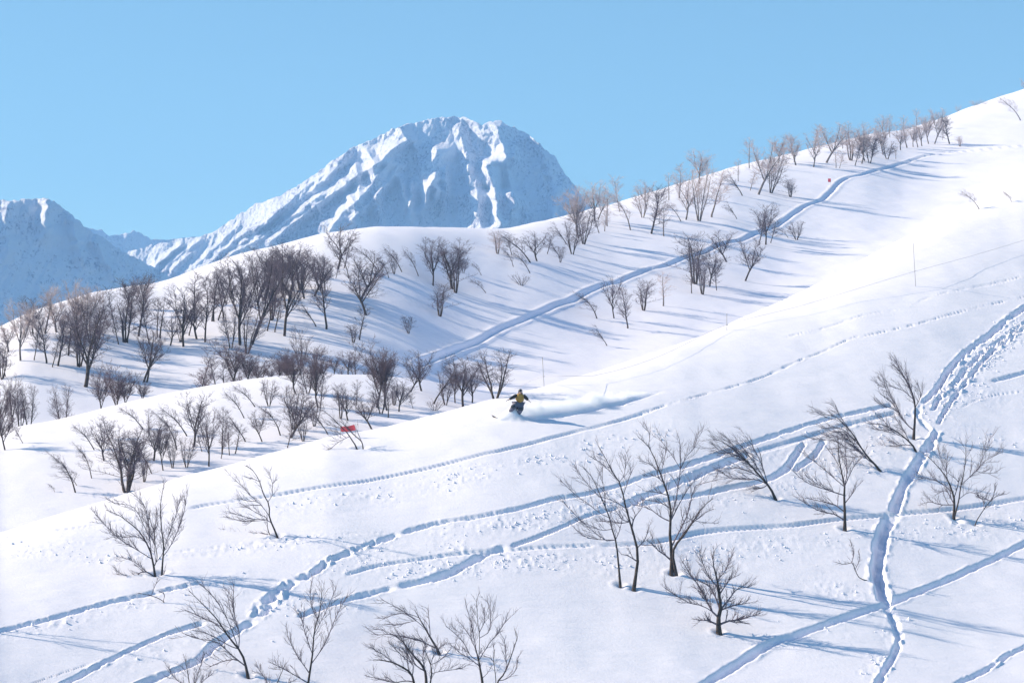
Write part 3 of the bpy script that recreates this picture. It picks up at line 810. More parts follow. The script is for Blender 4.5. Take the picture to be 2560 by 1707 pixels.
traced_tree('bare_tree', 'slim upright bare tree at bottom edge, right of one leaning over the broad track', None, mo, [
    [(705, 1590), (712, 1540), (718, 1500), (722, 1450), (735, 1400), (740, 1350)], [(718, 1500), (700, 1450), (690, 1405)],
    [(715, 1530), (745, 1480), (770, 1420), (795, 1370)], [(722, 1450), (750, 1400), (772, 1350)], [(710, 1545), (680, 1500), (660, 1460)],
    [(706, 1580), (660, 1540), (620, 1520)], [(728, 1430), (715, 1390), (712, 1350)]], .07, .6, 27, bias=(0, 0, .7), dens=1.0)
traced_tree('shrub', 'sparse twiggy shrub poking up at the bottom left edge on the broad track', None, mo, [
    [(438, 1590), (432, 1550), (425, 1510)], [(440, 1590), (455, 1545), (470, 1500)], [(436, 1590), (400, 1555), (385, 1530)],
    [(442, 1590), (470, 1560), (490, 1545)]], .03, .45, 28, dens=.9, rmin=.006)
traced_tree('shrub', 'wispy shrub between the two bottom left trees at the frame edge', None, mo, [
    [(628, 1600), (640, 1560), (655, 1525)], [(628, 1600), (610, 1560), (590, 1530)], [(630, 1598), (660, 1570), (680, 1560)]], .03, .45, 29, dens=1.0, rmin=.006)
traced_tree('bare_tree', 'dark leaning bare tree rooted above the crowns of the bottom centre trio', None, m3b, [
    [(990, 860), (940, 780), (880, 680), (830, 590), (760, 470), (710, 380)], [(830, 590), (740, 510), (640, 440), (560, 380), (450, 320), (330, 260)],
    [(970, 840), (880, 780), (780, 730), (680, 700), (560, 680), (440, 655), (330, 660), (220, 658)], [(720, 510), (600, 530), (500, 550), (400, 540)],
    [(760, 480), (660, 430), (550, 420), (450, 440), (360, 470)], [(900, 700), (880, 600), (870, 480), (860, 350)], [(440, 655), (350, 610), (270, 595)]],
    .08, .65, 30, bias=(-.7, 0, .4), dens=.8)
traced_tree('bare_tree', 'gnarled spreading dark bare tree at the bottom edge, left of the bottom centre trio', None, m3b, [
    [(845, 1400), (840, 1208), (830, 1080), (790, 1000), (700, 900), (620, 800), (560, 720), (450, 650)],
    [(700, 1400), (700, 1200), (660, 1090), (560, 1020), (450, 970), (350, 950), (250, 940)],
    [(880, 1400), (885, 1208), (900, 1100), (890, 1000), (860, 920), (830, 840)],
    [(690, 1120), (690, 1000), (600, 930), (520, 850), (430, 760)], [(450, 970), (350, 880), (280, 850), (220, 800)],
    [(890, 1000), (920, 900), (1000, 800), (1080, 740)], [(900, 1130), (960, 1080), (1100, 1060), (1250, 1040)], [(890, 1000), (960, 970), (1050, 900), (1100, 830)],
    [(700, 1190), (600, 1180), (480, 1200), (350, 1170), (180, 1130)], [(850, 1050), (800, 900), (840, 780), (780, 700)], [(660, 1080), (620, 900), (620, 760)],
    [(830, 1100), (720, 1000), (640, 850), (560, 700)]], .11, .62, 31, ntrunk=3, bias=(-.2, 0, .45), dens=1.0)
traced_tree('bare_tree', 'tall oval-crowned bare tree at the bottom edge, middle of the bottom centre trio', None, m3b, [
    [(1475, 1400), (1475, 1208), (1450, 1050), (1435, 960), (1400, 820), (1380, 700)], [(1435, 960), (1440, 800), (1440, 640), (1420, 500), (1410, 250)],
    [(1410, 960), (1340, 900), (1270, 760), (1180, 660), (1060, 560)], [(1420, 900), (1350, 700), (1280, 600), (1220, 520)],
    [(1460, 960), (1500, 840), (1580, 720), (1660, 640), (1700, 560), (1770, 480)], [(1440, 640), (1500, 500), (1490, 350)],
    [(1450, 720), (1560, 600), (1560, 320)], [(1400, 820), (1350, 540), (1280, 300)], [(1440, 1000), (1330, 930), (1200, 850), (1150, 780)]],
    .11, .7, 32, ntrunk=2, bias=(0, 0, .85), dens=.9)
traced_tree('bare_tree', 'thin two-stemmed bare tree at the bottom edge, right of the bottom centre trio', None, m3b, [
    [(1630, 1400), (1640, 1208), (1720, 1100), (1780, 960), (1840, 780), (1870, 700), (1850, 620)],
    [(1620, 1300), (1625, 1150), (1610, 1020), (1600, 950), (1610, 850), (1590, 760)], [(1760, 1020), (1740, 850), (1720, 700)],
    [(1610, 940), (1550, 915), (1480, 910)], [(1650, 1200), (1740, 1160), (1850, 1060), (1880, 900)]], .06, .6, 33, ntrunk=2, bias=(0, 0, .7), dens=.8)
traced_tree('shrub', 'low twigs breaking the snow below the left foreground bush', None, m1b, [
    [(1280, 945), (1220, 910), (1160, 890), (1070, 870)], [(1275, 930), (1270, 880), (1230, 860)], [(1185, 860), (1200, 810), (1235, 765)]], .025, .35, 34, dens=.4, bias=(-.4, 0, .2), rmin=.006)
traced_tree('bare_tree', 'bare tree outside the left edge whose long shadow streaks reach in over the snow', None, mo, [
    [(-110, 1425), (-112, 1370), (-120, 1310), (-130, 1250)], [(-108, 1425), (-95, 1360), (-85, 1300), (-80, 1240)], [(-112, 1370), (-140, 1320), (-165, 1270)],
    [(-98, 1370), (-70, 1310), (-55, 1260)], [(-110, 1400), (-150, 1370), (-180, 1330)]], .06, .7, 35, ntrunk=2, dens=.7)

# ---- tree patterns for the wood, 7 m tall, seen from any side
def pattern(kind, seed):
    rng = np.random.default_rng(seed)
    tr_, cr_ = Tubes(), Tubes()
    H_ = 7.0
    up = np.array([0, 0, 1.])
    def stem(p0, d0, L, bend, r0, r1, n=8):
        q = [np.array(p0, float)]; d = unit(np.array(d0, float))
        for i in range(n - 1):
            d = unit(d + np.array(bend) / (n - 1) + rng.normal(0, .05, 3)); q.append(q[-1] + d * L / (n - 1))
        return np.array(q), np.linspace(r0, r1, n)
    RM = .0088
    if kind in ('fan', 'dense'):
        q, r = stem((0, 0, -.3), (rng.normal(0, .06), 0, 1), H_ * .36 + .3, (0, 0, 0), .11, .085, 6); tr_.add(q, r, 6)
        nl = 6 if kind == 'fan' else 8; ax = q[-1]
        for k in range(nl):
            a = k * 2.39 + rng.random() * .5; sp_ = (.10 + .34 * rng.random()) * (1.25 if kind == 'dense' else 1)
            hgt = q[3 + k % 3]
            l, rl = stem(hgt, (math.cos(a) * sp_, math.sin(a) * sp_, 1), H_ * (.50 + .16 * rng.random()), (0, 0, .1), .05, .013, 8)
            tr_.add(l, rl, 4)
            grow(cr_, l, .06, .02, rng, 3, 1.35 if kind == 'dense' else 1.25, np.array([-.14, 0, .7]), 1.5 if kind == 'dense' else 1.2, RM, .14, .72)
    elif kind == 'pole':
        q, r = stem((0, 0, -.3), (rng.normal(0, .07), 0, 1), H_ * .97, (rng.normal(0, .1), 0, 0), .10, .02, 10); tr_.add(q, r, 5)
        grow(cr_, q, .09, .02, rng, 3, 1.9, np.array([-.12, 0, .7]), 2.0, RM, .24, .75)
    elif kind == 'swept':
        q, r = stem((0, 0, -.3), (-.08, 0, 1), H_ * 1.02, (-.45, 0, -.02), .10, .02, 10); tr_.add(q, r, 5)
        grow(cr_, q, .08, .02, rng, 3, 1.9, np.array([-.6, 0, .55]), 1.5, RM, .30, .75)
        l, rl = stem(q[4], (-.3, .3, 1), H_ * .5, (-.5, 0, 0), .06, .02); tr_.add(l, rl, 4)
        grow(cr_, l, .06, .02, rng, 3, 1.4, np.array([-.6, 0, .55]), 1.4, RM, .2, .75)
    elif kind == 'multi':
        for k in range(4):
            a = k * 1.7 + rng.random(); sp_ = .08 + .20 * rng.random()
            q, r = stem((.12 * math.cos(a), .12 * math.sin(a), -.3), (math.cos(a) * sp_, math.sin(a) * sp_, 1), H_ * (.8 + .2 * rng.random()), (-.05, 0, .1), .08, .018, 9)
            tr_.add(q, r, 4); grow(cr_, q, .06, .02, rng, 3, 1.5, np.array([-.2, 0, .6]), 1.4, RM, .25, .75)
    elif kind == 'bush':
        for k in range(7):
            a = k * .9 + rng.random(); sp_ = .3 + .6 * rng.random()
            q, r = stem((.1 * math.cos(a), .1 * math.sin(a), -.3), (math.cos(a) * sp_, math.sin(a) * sp_, 1), H_ * (.7 + .25 * rng.random()), (-.1, 0, .1), .10, .03, 7)
            tr_.add(q, r, 4); grow(cr_, q, .07, .03, rng, 3, 2.0, np.array([-.2, 0, .7]), 1.0, RM * 1.4, .2, .8)
    elif kind == 'thin':
        q, r = stem((0, 0, -.3), (rng.normal(0, .1), 0, 1), H_ * .98, (rng.normal(0, .25), 0, 0), .075, .02, 10); tr_.add(q, r, 4)
        grow(cr_, q, .06, .02, rng, 3, 1.6, np.array([-.25, 0, .7]), 1.8, RM, .3, .7)
    v, f = tr_.arrays(); v2, f2 = cr_.arrays()
    w = np.percentile(v2[:, 0], 97) - np.percentile(v2[:, 0], 3); top = np.percentile(v2[:, 2], 99.3)
    cx = (np.percentile(v2[:, 0], 97) + np.percentile(v2[:, 0], 3)) / 2
    a = mesh_np('trunk', v, f, None); b = mesh_np('crown', v2, f2, None)
    out = dict(tr=a.data, cr=b.data, w=w, h=top, cx=cx, kind=kind)
    for o in (a, b): bpy.data.objects.remove(o)
    return out


PAT = {}
for kd, n in (('fan', 4), ('dense', 2), ('pole', 3), ('swept', 3), ('multi', 3), ('bush', 1), ('thin', 3)):
    PAT[kd] = [pattern(kd, 500 + 31 * i + len(kd) * 7) for i in range(n)]
def coated(name, me, mat, parent):
    if not me.materials: me.materials.append(None)
    o = link(bpy.data.objects.new(name, me), parent)
    o.material_slots[0].link = 'OBJECT'; o.material_slots[0].material = mat
    return o


WORDS = {'fan': 'spreading', 'dense': 'dense-crowned', 'pole': 'narrow upright', 'swept': 'windswept', 'multi': 'many-stemmed',
         'bush': 'low bushy', 'thin': 'thin-stemmed'}
ORD = ['leftmost', 'second', 'third', 'fourth', 'fifth', 'sixth', 'seventh', 'eighth', 'ninth', 'tenth', 'eleventh', 'twelfth', 'thirteenth',
       'fourteenth', 'fifteenth', 'sixteenth']
TREE_R = random.Random(7)


def zone(place, group, items):
    """items: (x, base row, top row, width, kind, coat, tilt) in overview pixels; sorted left to right for the labels."""
    items = sorted(items, key=lambda i: i[0])
    n = len(items)
    for k, it in enumerate(items):
        x, yb, yt, w, kind, ct = it[:6]; lean = it[6] if len(it) > 6 else 0.0; back = it[7] if len(it) > 7 else None
        if back is None: B = hit(x * D, yb * D)
        else:
            yy = (B_yc(x * D) + back); B = Vector(((x * D - 1280) / F * yy, yy, float(ground(x * D, yy))))
        Hh = rowt(yt * D) * B.y - B.z
        pt = PAT[kind][TREE_R.randrange(len(PAT[kind]))]
        sz = Hh / pt['h']; sx = max(.4 * sz, min(2.2 * sz, (w * D / F * B.y) / pt['w']) * 1.0)
        crown_m, bark_m = {'d': (M_TWIG, M_BARK), 'b': (M_BROWN, M_BARK), 'r': (M_RIME, M_RIMEB), 'h': (M_RIME, M_RIMEB)}[ct]
        pos = 'leftmost' if k == 0 else ('rightmost' if k == n - 1 else (ORD[k] + ' from left' if k < n / 2 or n - 1 - k >= len(ORD) else ORD[n - 1 - k] + ' from right'))
        if n == 1: pos = 'lone'
        look = ('rime-white ' if ct == 'r' else ('frost-topped ' if ct == 'h' else '')) + WORDS[kind]
        nm = 'bush' if kind == 'bush' else 'bare_tree'
        lab = f"{look} {'bush' if kind == 'bush' else 'tree'}, {pos} {place}"
        r = empty(nm, (B.x, B.y, B.z - .05), lab, 'bush' if kind == 'bush' else 'tree', group)
        mir = -1 if (kind != 'swept' and TREE_R.random() < .5) else 1
        if kind == 'swept' and lean > 0: mir = -1
        r.scale = (sx * mir, (sx + sz) / 2, sz)
        r.rotation_euler = (0, math.radians(lean * .0 + 0), 0)
        coated('trunk', pt['tr'], bark_m, r); coated('crown', pt['cr'], crown_m, r)
        if kind != 'swept' and lean:
            r.rotation_euler = (0, math.radians(lean), 0)
        elif kind not in ('swept',):
            r.rotation_euler = (0, 0, 0)


G1 = 'bare trees on the wooded ridge'
zone('on the left end of the wooded ridge', G1, [
    (5, 870, 762, 50, 'multi', 'd'), (12, 865, 800, 30, 'thin', 'd', 8), (47, 828, 690, 66, 'fan', 'h'), (57, 775, 690, 42, 'thin', 'h'), (72, 772, 705, 26, 'thin', 'h'),
    (103, 765, 655, 46, 'pole', 'h'), (120, 843, 765, 32, 'thin', 'd'), (133, 840, 716, 46, 'pole', 'd')])
zone('around the big forked left ridge tree', G1, [
    (171, 757, 642, 52, 'fan', 'h'), (195, 888, 700, 105, 'fan', 'd'), (200, 772, 655, 60, 'fan', 'h'), (223, 765, 700, 60, 'multi', 'd'),
    (178, 801, 690, 50, 'pole', 'd')])
zone('between the two biggest left ridge trees', G1, [
    (292, 787, 648, 36, 'pole', 'd'), (318, 772, 628, 46, 'pole', 'd'), (326, 723, 640, 44, 'fan', 'h'), (329, 877, 755, 66, 'fan', 'd'),
    (336, 878, 760, 50, 'thin', 'd', 8), (368, 777, 680, 50, 'thin', 'd', 5), (415, 785, 720, 40, 'multi', 'd'), (421, 796, 655, 76, 'fan', 'd'), (445, 705, 622, 44, 'pole', 'd', 6)])
zone('just left of the biggest ridge tree', G1, [
    (471, 786, 628, 46, 'pole', 'd'), (487, 738, 612, 44, 'pole', 'd'), (501, 736, 606, 40, 'thin', 'd', 7), (530, 800, 700, 44, 'multi', 'd'), (520, 700, 610, 40, 'thin', 'd')])
zone('in the thick clump of tall ridge trees', G1, [
    (551, 792, 590, 100, 'fan', 'd'), (568, 812, 690, 56, 'multi', 'd', 8), (578, 789, 575, 84, 'fan', 'd', 5), (614, 760, 650, 40, 'thin', 'd'), (624, 735, 600, 52, 'multi', 'd'),
    (631, 763, 655, 36, 'thin', 'd'), (653, 771, 575, 92, 'fan', 'd', 7), (590, 700, 582, 60, 'fan', 'd'), (606, 690, 590, 50, 'pole', 'd')])
zone('right of the thick ridge clump', G1, [
    (660, 676, 570, 66, 'fan', 'd'), (690, 665, 574, 56, 'multi', 'd'), (696, 638, 570, 54, 'pole', 'd', 10), (727, 750, 682, 40, 'swept', 'd'), (734, 667, 585, 48, 'multi', 'd'),
    (750, 756, 582, 58, 'pole', 'd'), (771, 640, 600, 24, 'thin', 'd')])
zone('below the left of the smooth dome', G1, [
    (802, 640, 560, 40, 'swept', 'd'), (812, 787, 742, 32, 'multi', 'd'), (828, 687, 578, 92, 'fan', 'd'), (826, 781, 695, 40, 'thin', 'd', 9), (842, 724, 615, 80, 'fan', 'd', 10), (866, 618, 560, 44, 'swept', 'd'),
    (924, 625, 560, 36, 'swept', 'd'), (938, 766, 725, 32, 'multi', 'd'), (962, 635, 565, 30, 'swept', 'd'), (995, 656, 547, 56, 'fan', 'd')])
zone('between the dome and diagonal track', G1, [
    (1010, 726, 648, 48, 'multi', 'd'), (1040, 664, 548, 88, 'fan', 'd'), (1046, 672, 560, 50, 'multi', 'd'), (1117, 673, 636, 50, 'swept', 'd'), (1143, 583, 528, 36, 'multi', 'h'),
    (1176, 586, 535, 28, 'thin', 'd'), (1198, 656, 625, 44, 'bush', 'd'), (1220, 604, 530, 60, 'swept', 'd'), (1234, 600, 532, 56, 'fan', 'd'), (1257, 583, 532, 34, 'thin', 'd'), (1288, 594, 552, 30, 'swept', 'd')])
zone('where ridge skyline meets the mountain foot', G1, [
    (1302, 562, 510, 36, 'swept', 'd'), (1315, 584, 508, 44, 'multi', 'd'), (1331, 548, 430, 64, 'dense', 'r'), (1341, 561, 480, 56, 'multi', 'd'), (1365, 508, 417, 56, 'fan', 'r'),
    (1376, 536, 485, 24, 'thin', 'd'), (1395, 520, 440, 36, 'thin', 'r'), (1373, 505, 430, 40, 'fan', 'r')])
zone('right of the mountain under the skyline', G1, [
    (1449, 529, 437, 52, 'swept', 'h'), (1476, 500, 430, 40, 'multi', 'h'), (1496, 537, 428, 46, 'pole', 'd'), (1525, 543, 470, 46, 'thin', 'r'), (1565, 509, 455, 34, 'swept', 'r'),
    (1575, 505, 405, 56, 'fan', 'h'), (1606, 508, 384, 70, 'multi', 'h'), (1634, 499, 385, 60, 'thin', 'r')])
zone('on the skyline left of red flag', G1, [
    (1693, 503, 462, 44, 'swept', 'd'), (1706, 450, 392, 52, 'swept', 'd'), (1723, 438, 390, 28, 'thin', 'h'), (1741, 447, 325, 72, 'fan', 'r'), (1771, 444, 358, 54, 'multi', 'd', 8), (1787, 375, 314, 52, 'fan', 'r'),
    (1816, 453, 410, 38, 'multi', 'd'), (1828, 380, 308, 40, 'pole', 'h'), (1868, 384, 305, 44, 'fan', 'r'), (1897, 374, 284, 74, 'fan', 'r'), (1920, 386, 342, 26, 'thin', 'r'), (1928, 387, 345, 20, 'thin', 'r')])
zone('in the cluster above the red flag', G1, [
    (1955, 369, 298, 50, 'multi', 'h'), (1964, 381, 325, 26, 'thin', 'd'), (1978, 376, 285, 50, 'dense', 'h'), (1986, 370, 310, 34, 'pole', 'd'), (1998, 375, 318, 34, 'multi', 'd'), (2002, 360, 305, 44, 'fan', 'd'),
    (2029, 356, 280, 44, 'dense', 'h'), (2038, 366, 325, 44, 'multi', 'd'), (2058, 366, 335, 28, 'thin', 'h')])
zone('in the highest row along the skyline', G1, [
    (2068, 345, 293, 40, 'fan', 'r'), (2083, 340, 282, 34, 'pole', 'h'), (2097, 338, 284, 30, 'fan', 'h'), (2108, 339, 286, 28, 'pole', 'h'), (2118, 336, 278, 30, 'fan', 'h'), (2133, 331, 256, 42, 'dense', 'h'),
    (2146, 331, 250, 40, 'fan', 'h'), (2165, 322, 300, 18, 'thin', 'h'), (2181, 331, 267, 34, 'pole', 'd'), (2205, 337, 312, 30, 'multi', 'h')])
zone('on the bare top right edge', 'frosted shrubs on the upper skyline', [
    (2200, 251, 240, 16, 'bush', 'r'), (2240, 243, 228, 34, 'bush', 'r'), (2262, 240, 230, 20, 'bush', 'r'), (2345, 277, 216, 42, 'swept', 'r'), (2356, 215, 180, 30, 'fan', 'r')])
zone('beside the upper bend of the diagonal track', G1, [
    (1743, 564, 480, 30, 'thin', 'd'), (1759, 562, 468, 54, 'fan', 'd'), (1770, 558, 500, 34, 'thin', 'd'), (1811, 546, 518, 26, 'swept', 'd'), (1829, 551, 508, 36, 'multi', 'd'),
    (1711, 645, 548, 56, 'fan', 'd'), (1670, 602, 530, 54, 'fan', 'd')])
zone('in the group straddling the diagonal track', G1, [
    (1589, 674, 600, 24, 'thin', 'd'), (1597, 652, 534, 72, 'multi', 'd'), (1614, 676, 590, 44, 'multi', 'd'), (1630, 658, 572, 54, 'fan', 'd', 9), (1646, 667, 612, 30, 'thin', 'd', 9)])
zone('just below the middle diagonal track', G1, [
    (1372, 732, 668, 54, 'swept', 'd'), (1411, 731, 634, 44, 'fan', 'd'), (1442, 754, 655, 40, 'pole', 'd'), (1478, 713, 640, 46, 'multi', 'd'), (1523, 703, 622, 40, 'thin', 'r'), (1395, 794, 745, 56, 'swept', 'd')])
zone('on the brow at the right edge', 'small trees on the upper right slope', [
    (2250, 480, 432, 36, 'swept', 'r'), (2324, 464, 436, 44, 'swept', 'r')])
G2 = 'bare trees in the hollow behind the knoll'
zone('in the hollow at the left edge', G2, [
    (12, 1033, 935, 66, 'dense', 'b'), (6, 960, 880, 60, 'dense', 'b', 0, 5), (47, 972, 885, 46, 'multi', 'd', 0, 4), (66, 968, 884, 46, 'multi', 'd', 0, 5), (53, 1017, 965, 24, 'thin', 'd', -14),
    (144, 948, 884, 50, 'multi', 'd', 0, 8), (28, 975, 860, 40, 'fan', 'd', 0, 6)])
zone('of the crowns rising behind the knoll', G2, [
    (236, 930, 838, 56, 'dense', 'b', 0, 6), (262, 930, 836, 70, 'dense', 'b', 0, 7), (292, 925, 852, 56, 'dense', 'b', 0, 6), (325, 915, 868, 40, 'dense', 'b', 0, 5),
    (530, 880, 775, 86, 'dense', 'b', 0, 6), (565, 880, 800, 60, 'dense', 'b', 0, 5), (600, 880, 818, 66, 'dense', 'b', 0, 7), (637, 880, 822, 60, 'dense', 'b', 0, 5), (665, 878, 800, 56, 'dense', 'b', 0, 6),
    (690, 868, 752, 44, 'fan', 'd', 0, 9), (500, 880, 800, 44, 'thin', 'd', 0, 7)])
zone('of the tall trees on the knoll brow', G2, [
    (680, 904, 812, 56, 'dense', 'b'), (707, 904, 842, 40, 'multi', 'd'), (732, 936, 803, 62, 'dense', 'b'), (766, 880, 815, 46, 'fan', 'b', 0, 3), (800, 876, 806, 58, 'fan', 'b', 0, 3), (812, 874, 830, 40, 'thin', 'd', 0, 3),
    (865, 936, 784, 84, 'dense', 'b'), (890, 943, 800, 58, 'dense', 'b'), (916, 945, 870, 54, 'fan', 'd', 8), (969, 898, 804, 66, 'fan', 'd'), (995, 927, 832, 66, 'swept', 'd', 1), (942, 900, 830, 50, 'fan', 'd'),
    (1024, 930, 850, 44, 'multi', 'd')])
zone('at the right end of the knoll', G2, [
    (1063, 934, 815, 86, 'fan', 'd'), (1085, 925, 850, 54, 'fan', 'd'), (1137, 915, 803, 88, 'multi', 'd'), (999, 943, 912, 44, 'bush', 'b'), (1045, 925, 830, 50, 'fan', 'b')])
G3 = 'bare trees on the front of the knoll'
zone('on the sparse left knoll front', G3, [
    (126, 1129, 1108, 34, 'swept', 'd'), (174, 1131, 1034, 62, 'swept', 'd'), (177, 1114, 1070, 40, 'swept', 'd'), (211, 1098, 1014, 40, 'swept', 'd'), (218, 1033, 966, 44, 'swept', 'd'),
    (240, 1058, 962, 60, 'fan', 'd'), (250, 1011, 950, 26, 'thin', 'd'), (259, 1008, 962, 22, 'thin', 'd')])
zone('around the great dark knoll bush', G3, [
    (290, 1129, 985, 104, 'multi', 'd'), (293, 1129, 975, 80, 'fan', 'd'), (331, 986, 926, 50, 'swept', 'd'), (341, 994, 936, 26, 'thin', 'd'), (352, 1058, 962, 52, 'fan', 'd'), (349, 1087, 1010, 34, 'swept', 'd'),
    (331, 1106, 1040, 34, 'multi', 'd'), (375, 1080, 966, 50, 'dense', 'd'), (322, 1060, 1000, 50, 'fan', 'd')])
zone('on the middle of the knoll front', G3, [
    (396, 1074, 990, 40, 'multi', 'd'), (407, 1033, 940, 54, 'swept', 'd'), (429, 1073, 1002, 36, 'multi', 'd'), (431, 1001, 925, 54, 'swept', 'd'), (444, 1026, 898, 62, 'fan', 'd'), (464, 1037, 980, 26, 'thin', 'd'),
    (480, 1070, 938, 54, 'fan', 'd'), (511, 1043, 932, 36, 'thin', 'd'), (508, 1053, 960, 24, 'thin', 'd'), (527, 1045, 965, 32, 'thin', 'd', 9), (539, 1042, 970, 40, 'thin', 'd', 12)])
zone('of the slight trees under the knoll crest', G3, [
    (565, 1014, 938, 44, 'swept', 'd'), (587, 934, 878, 44, 'swept', 'd'), (599, 908, 875, 20, 'thin', 'd'), (603, 1014, 940, 40, 'fan', 'd'), (618, 933, 870, 36, 'multi', 'd'), (562, 960, 890, 40, 'swept', 'd')])
zone('in the dark tangle left of the banner', G3, [
    (645, 1000, 925, 54, 'swept', 'd'), (660, 1028, 955, 34, 'thin', 'd'), (667, 1005, 897, 84, 'fan', 'd'), (674, 986, 880, 56, 'multi', 'd'), (696, 1013, 938, 46, 'multi', 'd'), (722, 979, 918, 40, 'multi', 'd'), (754, 997, 930, 60, 'swept', 'd'),
    (735, 938, 850, 30, 'pole', 'd')])
zone('in the dark tangle right of the banner', G3, [
    (783, 961, 876, 34, 'multi', 'd'), (800, 966, 888, 52, 'fan', 'd'), (855, 985, 905, 60, 'fan', 'd'), (891, 959, 890, 34, 'thin', 'd'), (875, 950, 880, 46, 'multi', 'd'), (949, 938, 900, 26, 'thin', 'd'), (820, 930, 870, 36, 'thin', 'd'),
    (905, 930, 880, 40, 'multi', 'd')])

def scatter(place, group, n, x0, x1, off0, off1, hmin, hmax, kinds, coats, seed):
    rg = random.Random(seed); it = []
    for k in range(n):
        x = x0 + (x1 - x0) * (k + rg.random()) / n
        cb = float(C_row(x * D)) / D
        yb = cb + rg.uniform(off0, off1)
        h = rg.uniform(hmin, hmax); kd = rg.choice(kinds)
        it.append((x, yb, yb - h, h * {'pole': .42, 'thin': .36, 'fan': .7, 'multi': .6, 'dense': .8, 'swept': .6}[kd], kd, rg.choice(coats)))
    zone(place, group, it)


scatter('in the back rank of the left ridge', G1, 12, 15, 300, 45, 90, 60, 95, ['pole', 'thin', 'fan'], ['h', 'h', 'd'], 3)
scatter('in the lower rank of the left ridge', G1, 13, 70, 520, 110, 165, 70, 120, ['pole', 'thin', 'multi', 'fan'], ['d'], 4)
scatter('in the back rank of the thick clump', G1, 14, 500, 800, 85, 150, 75, 110, ['pole', 'thin', 'fan', 'fan'], ['d'], 5)
rgh = random.Random(12)
zone('in the thicket hiding the valley floor', G2, [(x, 0, 0, 0) for x in ()] + [
    (x, 880, rgh.uniform(790, 850), rgh.uniform(34, 60), rgh.choice(['fan', 'dense', 'thin', 'pole']), rgh.choice(['b', 'd']), 0, rgh.uniform(4, 16))
    for x in (455, 480, 515, 545, 582, 618, 650, 682, 712, 742, 775, 815, 850, 885)])
scatter('in the thin rank beneath the dome', G1, 8, 850, 1290, 70, 130, 30, 70, ['thin', 'swept', 'multi'], ['d'], 6)
scatter('in the faint rank under central skyline', G1, 9, 1380, 1740, 10, 60, 45, 85, ['thin', 'fan', 'pole'], ['r', 'h'], 8)
scatter('in the faint rank under upper skyline', G1, 12, 1780, 2170, 6, 40, 35, 62, ['thin', 'fan', 'pole'], ['r', 'h'], 9)

# ------------------------------------------------------------------ broken snow lumps along the tracks
rng = np.random.default_rng(77)
prob = np.clip(DEB / .065, 0, 1) ** 2
cellw = (np.gradient(YG, axis=0) * np.gradient(XG, axis=1))
dn = (prob * cellw).ravel(); dn /= dn.sum()
N = 3600
pick = rng.choice(dn.size, N, p=dn)
cx, cy, cz = XG.ravel()[pick], YG.ravel()[pick], ZG.ravel()[pick]
inf = np.abs(cx / cy) < .222
cx, cy, cz = cx[inf], cy[inf], cz[inf]; N = len(cx)
sz = .018 + .085 * rng.random(N) ** 3.4
oct_ = np.array([(1, 0, 0), (0, 1, 0), (-1, 0, 0), (0, -1, 0), (0, 0, .8), (0, 0, -.6)], float)
vv = oct_[None] * (1 + .35 * rng.uniform(-1, 1, (N, 6, 3)) ) + .25 * rng.uniform(-1, 1, (N, 6, 3))
vv = vv * sz[:, None, None] * rng.uniform(.75, 1.3, (N, 1, 3)) + np.stack([cx, cy, cz + sz * .3], -1)[:, None]
ff = np.array([(0, 1, 4), (1, 2, 4), (2, 3, 4), (3, 0, 4), (1, 0, 5), (2, 1, 5), (3, 2, 5), (0, 3, 5)])
o = mesh_np('snow_lumps', vv.reshape(-1, 3), (ff[None] + 6 * np.arange(N)[:, None, None]).reshape(-1, 3), M_SNOW, None, False)
tag(o, 'loose lumps of broken snow thrown out along the ski tracks', 'snow lumps', None, 'stuff')

# ------------------------------------------------------------------ poles, rope, flag, banner
M_GREY = plain('weathered_grey_pole', (.34, .34, .38), .6)
M_RED = plain('red_cloth', (.85, .10, .13), .7, .2, 3.0)
M_ROPE = plain('pale_rope', (.45, .45, .50), .8)


def rod(name, a, b, r, mat, parent, sides=8, r2=None):
    tb = Tubes(); a = np.array(a, float); b = np.array(b, float)
    tb.add(np.array([a + (b - a) * k / 3 for k in range(4)]), [r, r * .97, r * .93, r2 or r * .9], sides)
    v, f = tb.arrays()
    n = sides
    return mesh_np(name, v, [f, np.arange(n)[None, ::-1], (len(v) - n + np.arange(n))[None]], mat, parent)


pole_spots = [((1361, 967), 895, -5, 'thin grey pole standing behind the snowboarder where the rope begins'),
              ((2290, 716), 611, -7, 'tall thin grey pole on the upper right slope with a small bracket'),
              ((1817, 826), 786, 0, 'short faint grey pole midway along the rope by the valley edge')]
pole_tops = []
for (px, py), top, dxp, lab in pole_spots:
    B = hit(px, py); hgt = rowt(top) * B.y - B.z; dxm = dxp / F * B.y
    r = empty('marker_pole', B, lab, 'pole', 'thin poles carrying the boundary rope')
    rod('shaft', (0, 0, -.4), (dxm, 0, hgt), .022, M_GREY, r)
    f_ = .36
    rod('rope_clip', (dxm * f_ - .07, -.01, hgt * f_), (dxm * f_ + .09, -.01, hgt * f_ + .01), .022, M_GREY, r, 6)
    rod('cap', (dxm, 0, hgt), (dxm * 1.01, 0, hgt + .06), .030, M_GREY, r, 8)
    pole_tops.append((B.x + dxm * f_, B.y - .03, B.z + hgt * f_))
rope_pts = []
def rp(px, py, h):
    B = hit(px, py + h * F / 175); return (B.x, B.y, B.z + h)
pt_ = [rp(1285, 973, .25), pole_tops[0], rp(1486, 940, .5), rp(1640, 895, .6), pole_tops[2], rp(1980, 770, .6), rp(2150, 718, .8), pole_tops[1], rp(2420, 640, .7), rp(2560, 598, .6), rp(2640, 570, .5)]
ln = smooth_line([np.array(q) for q in pt_], 60)
tb = Tubes(); tb.add(ln, np.full(60, .011), 4)
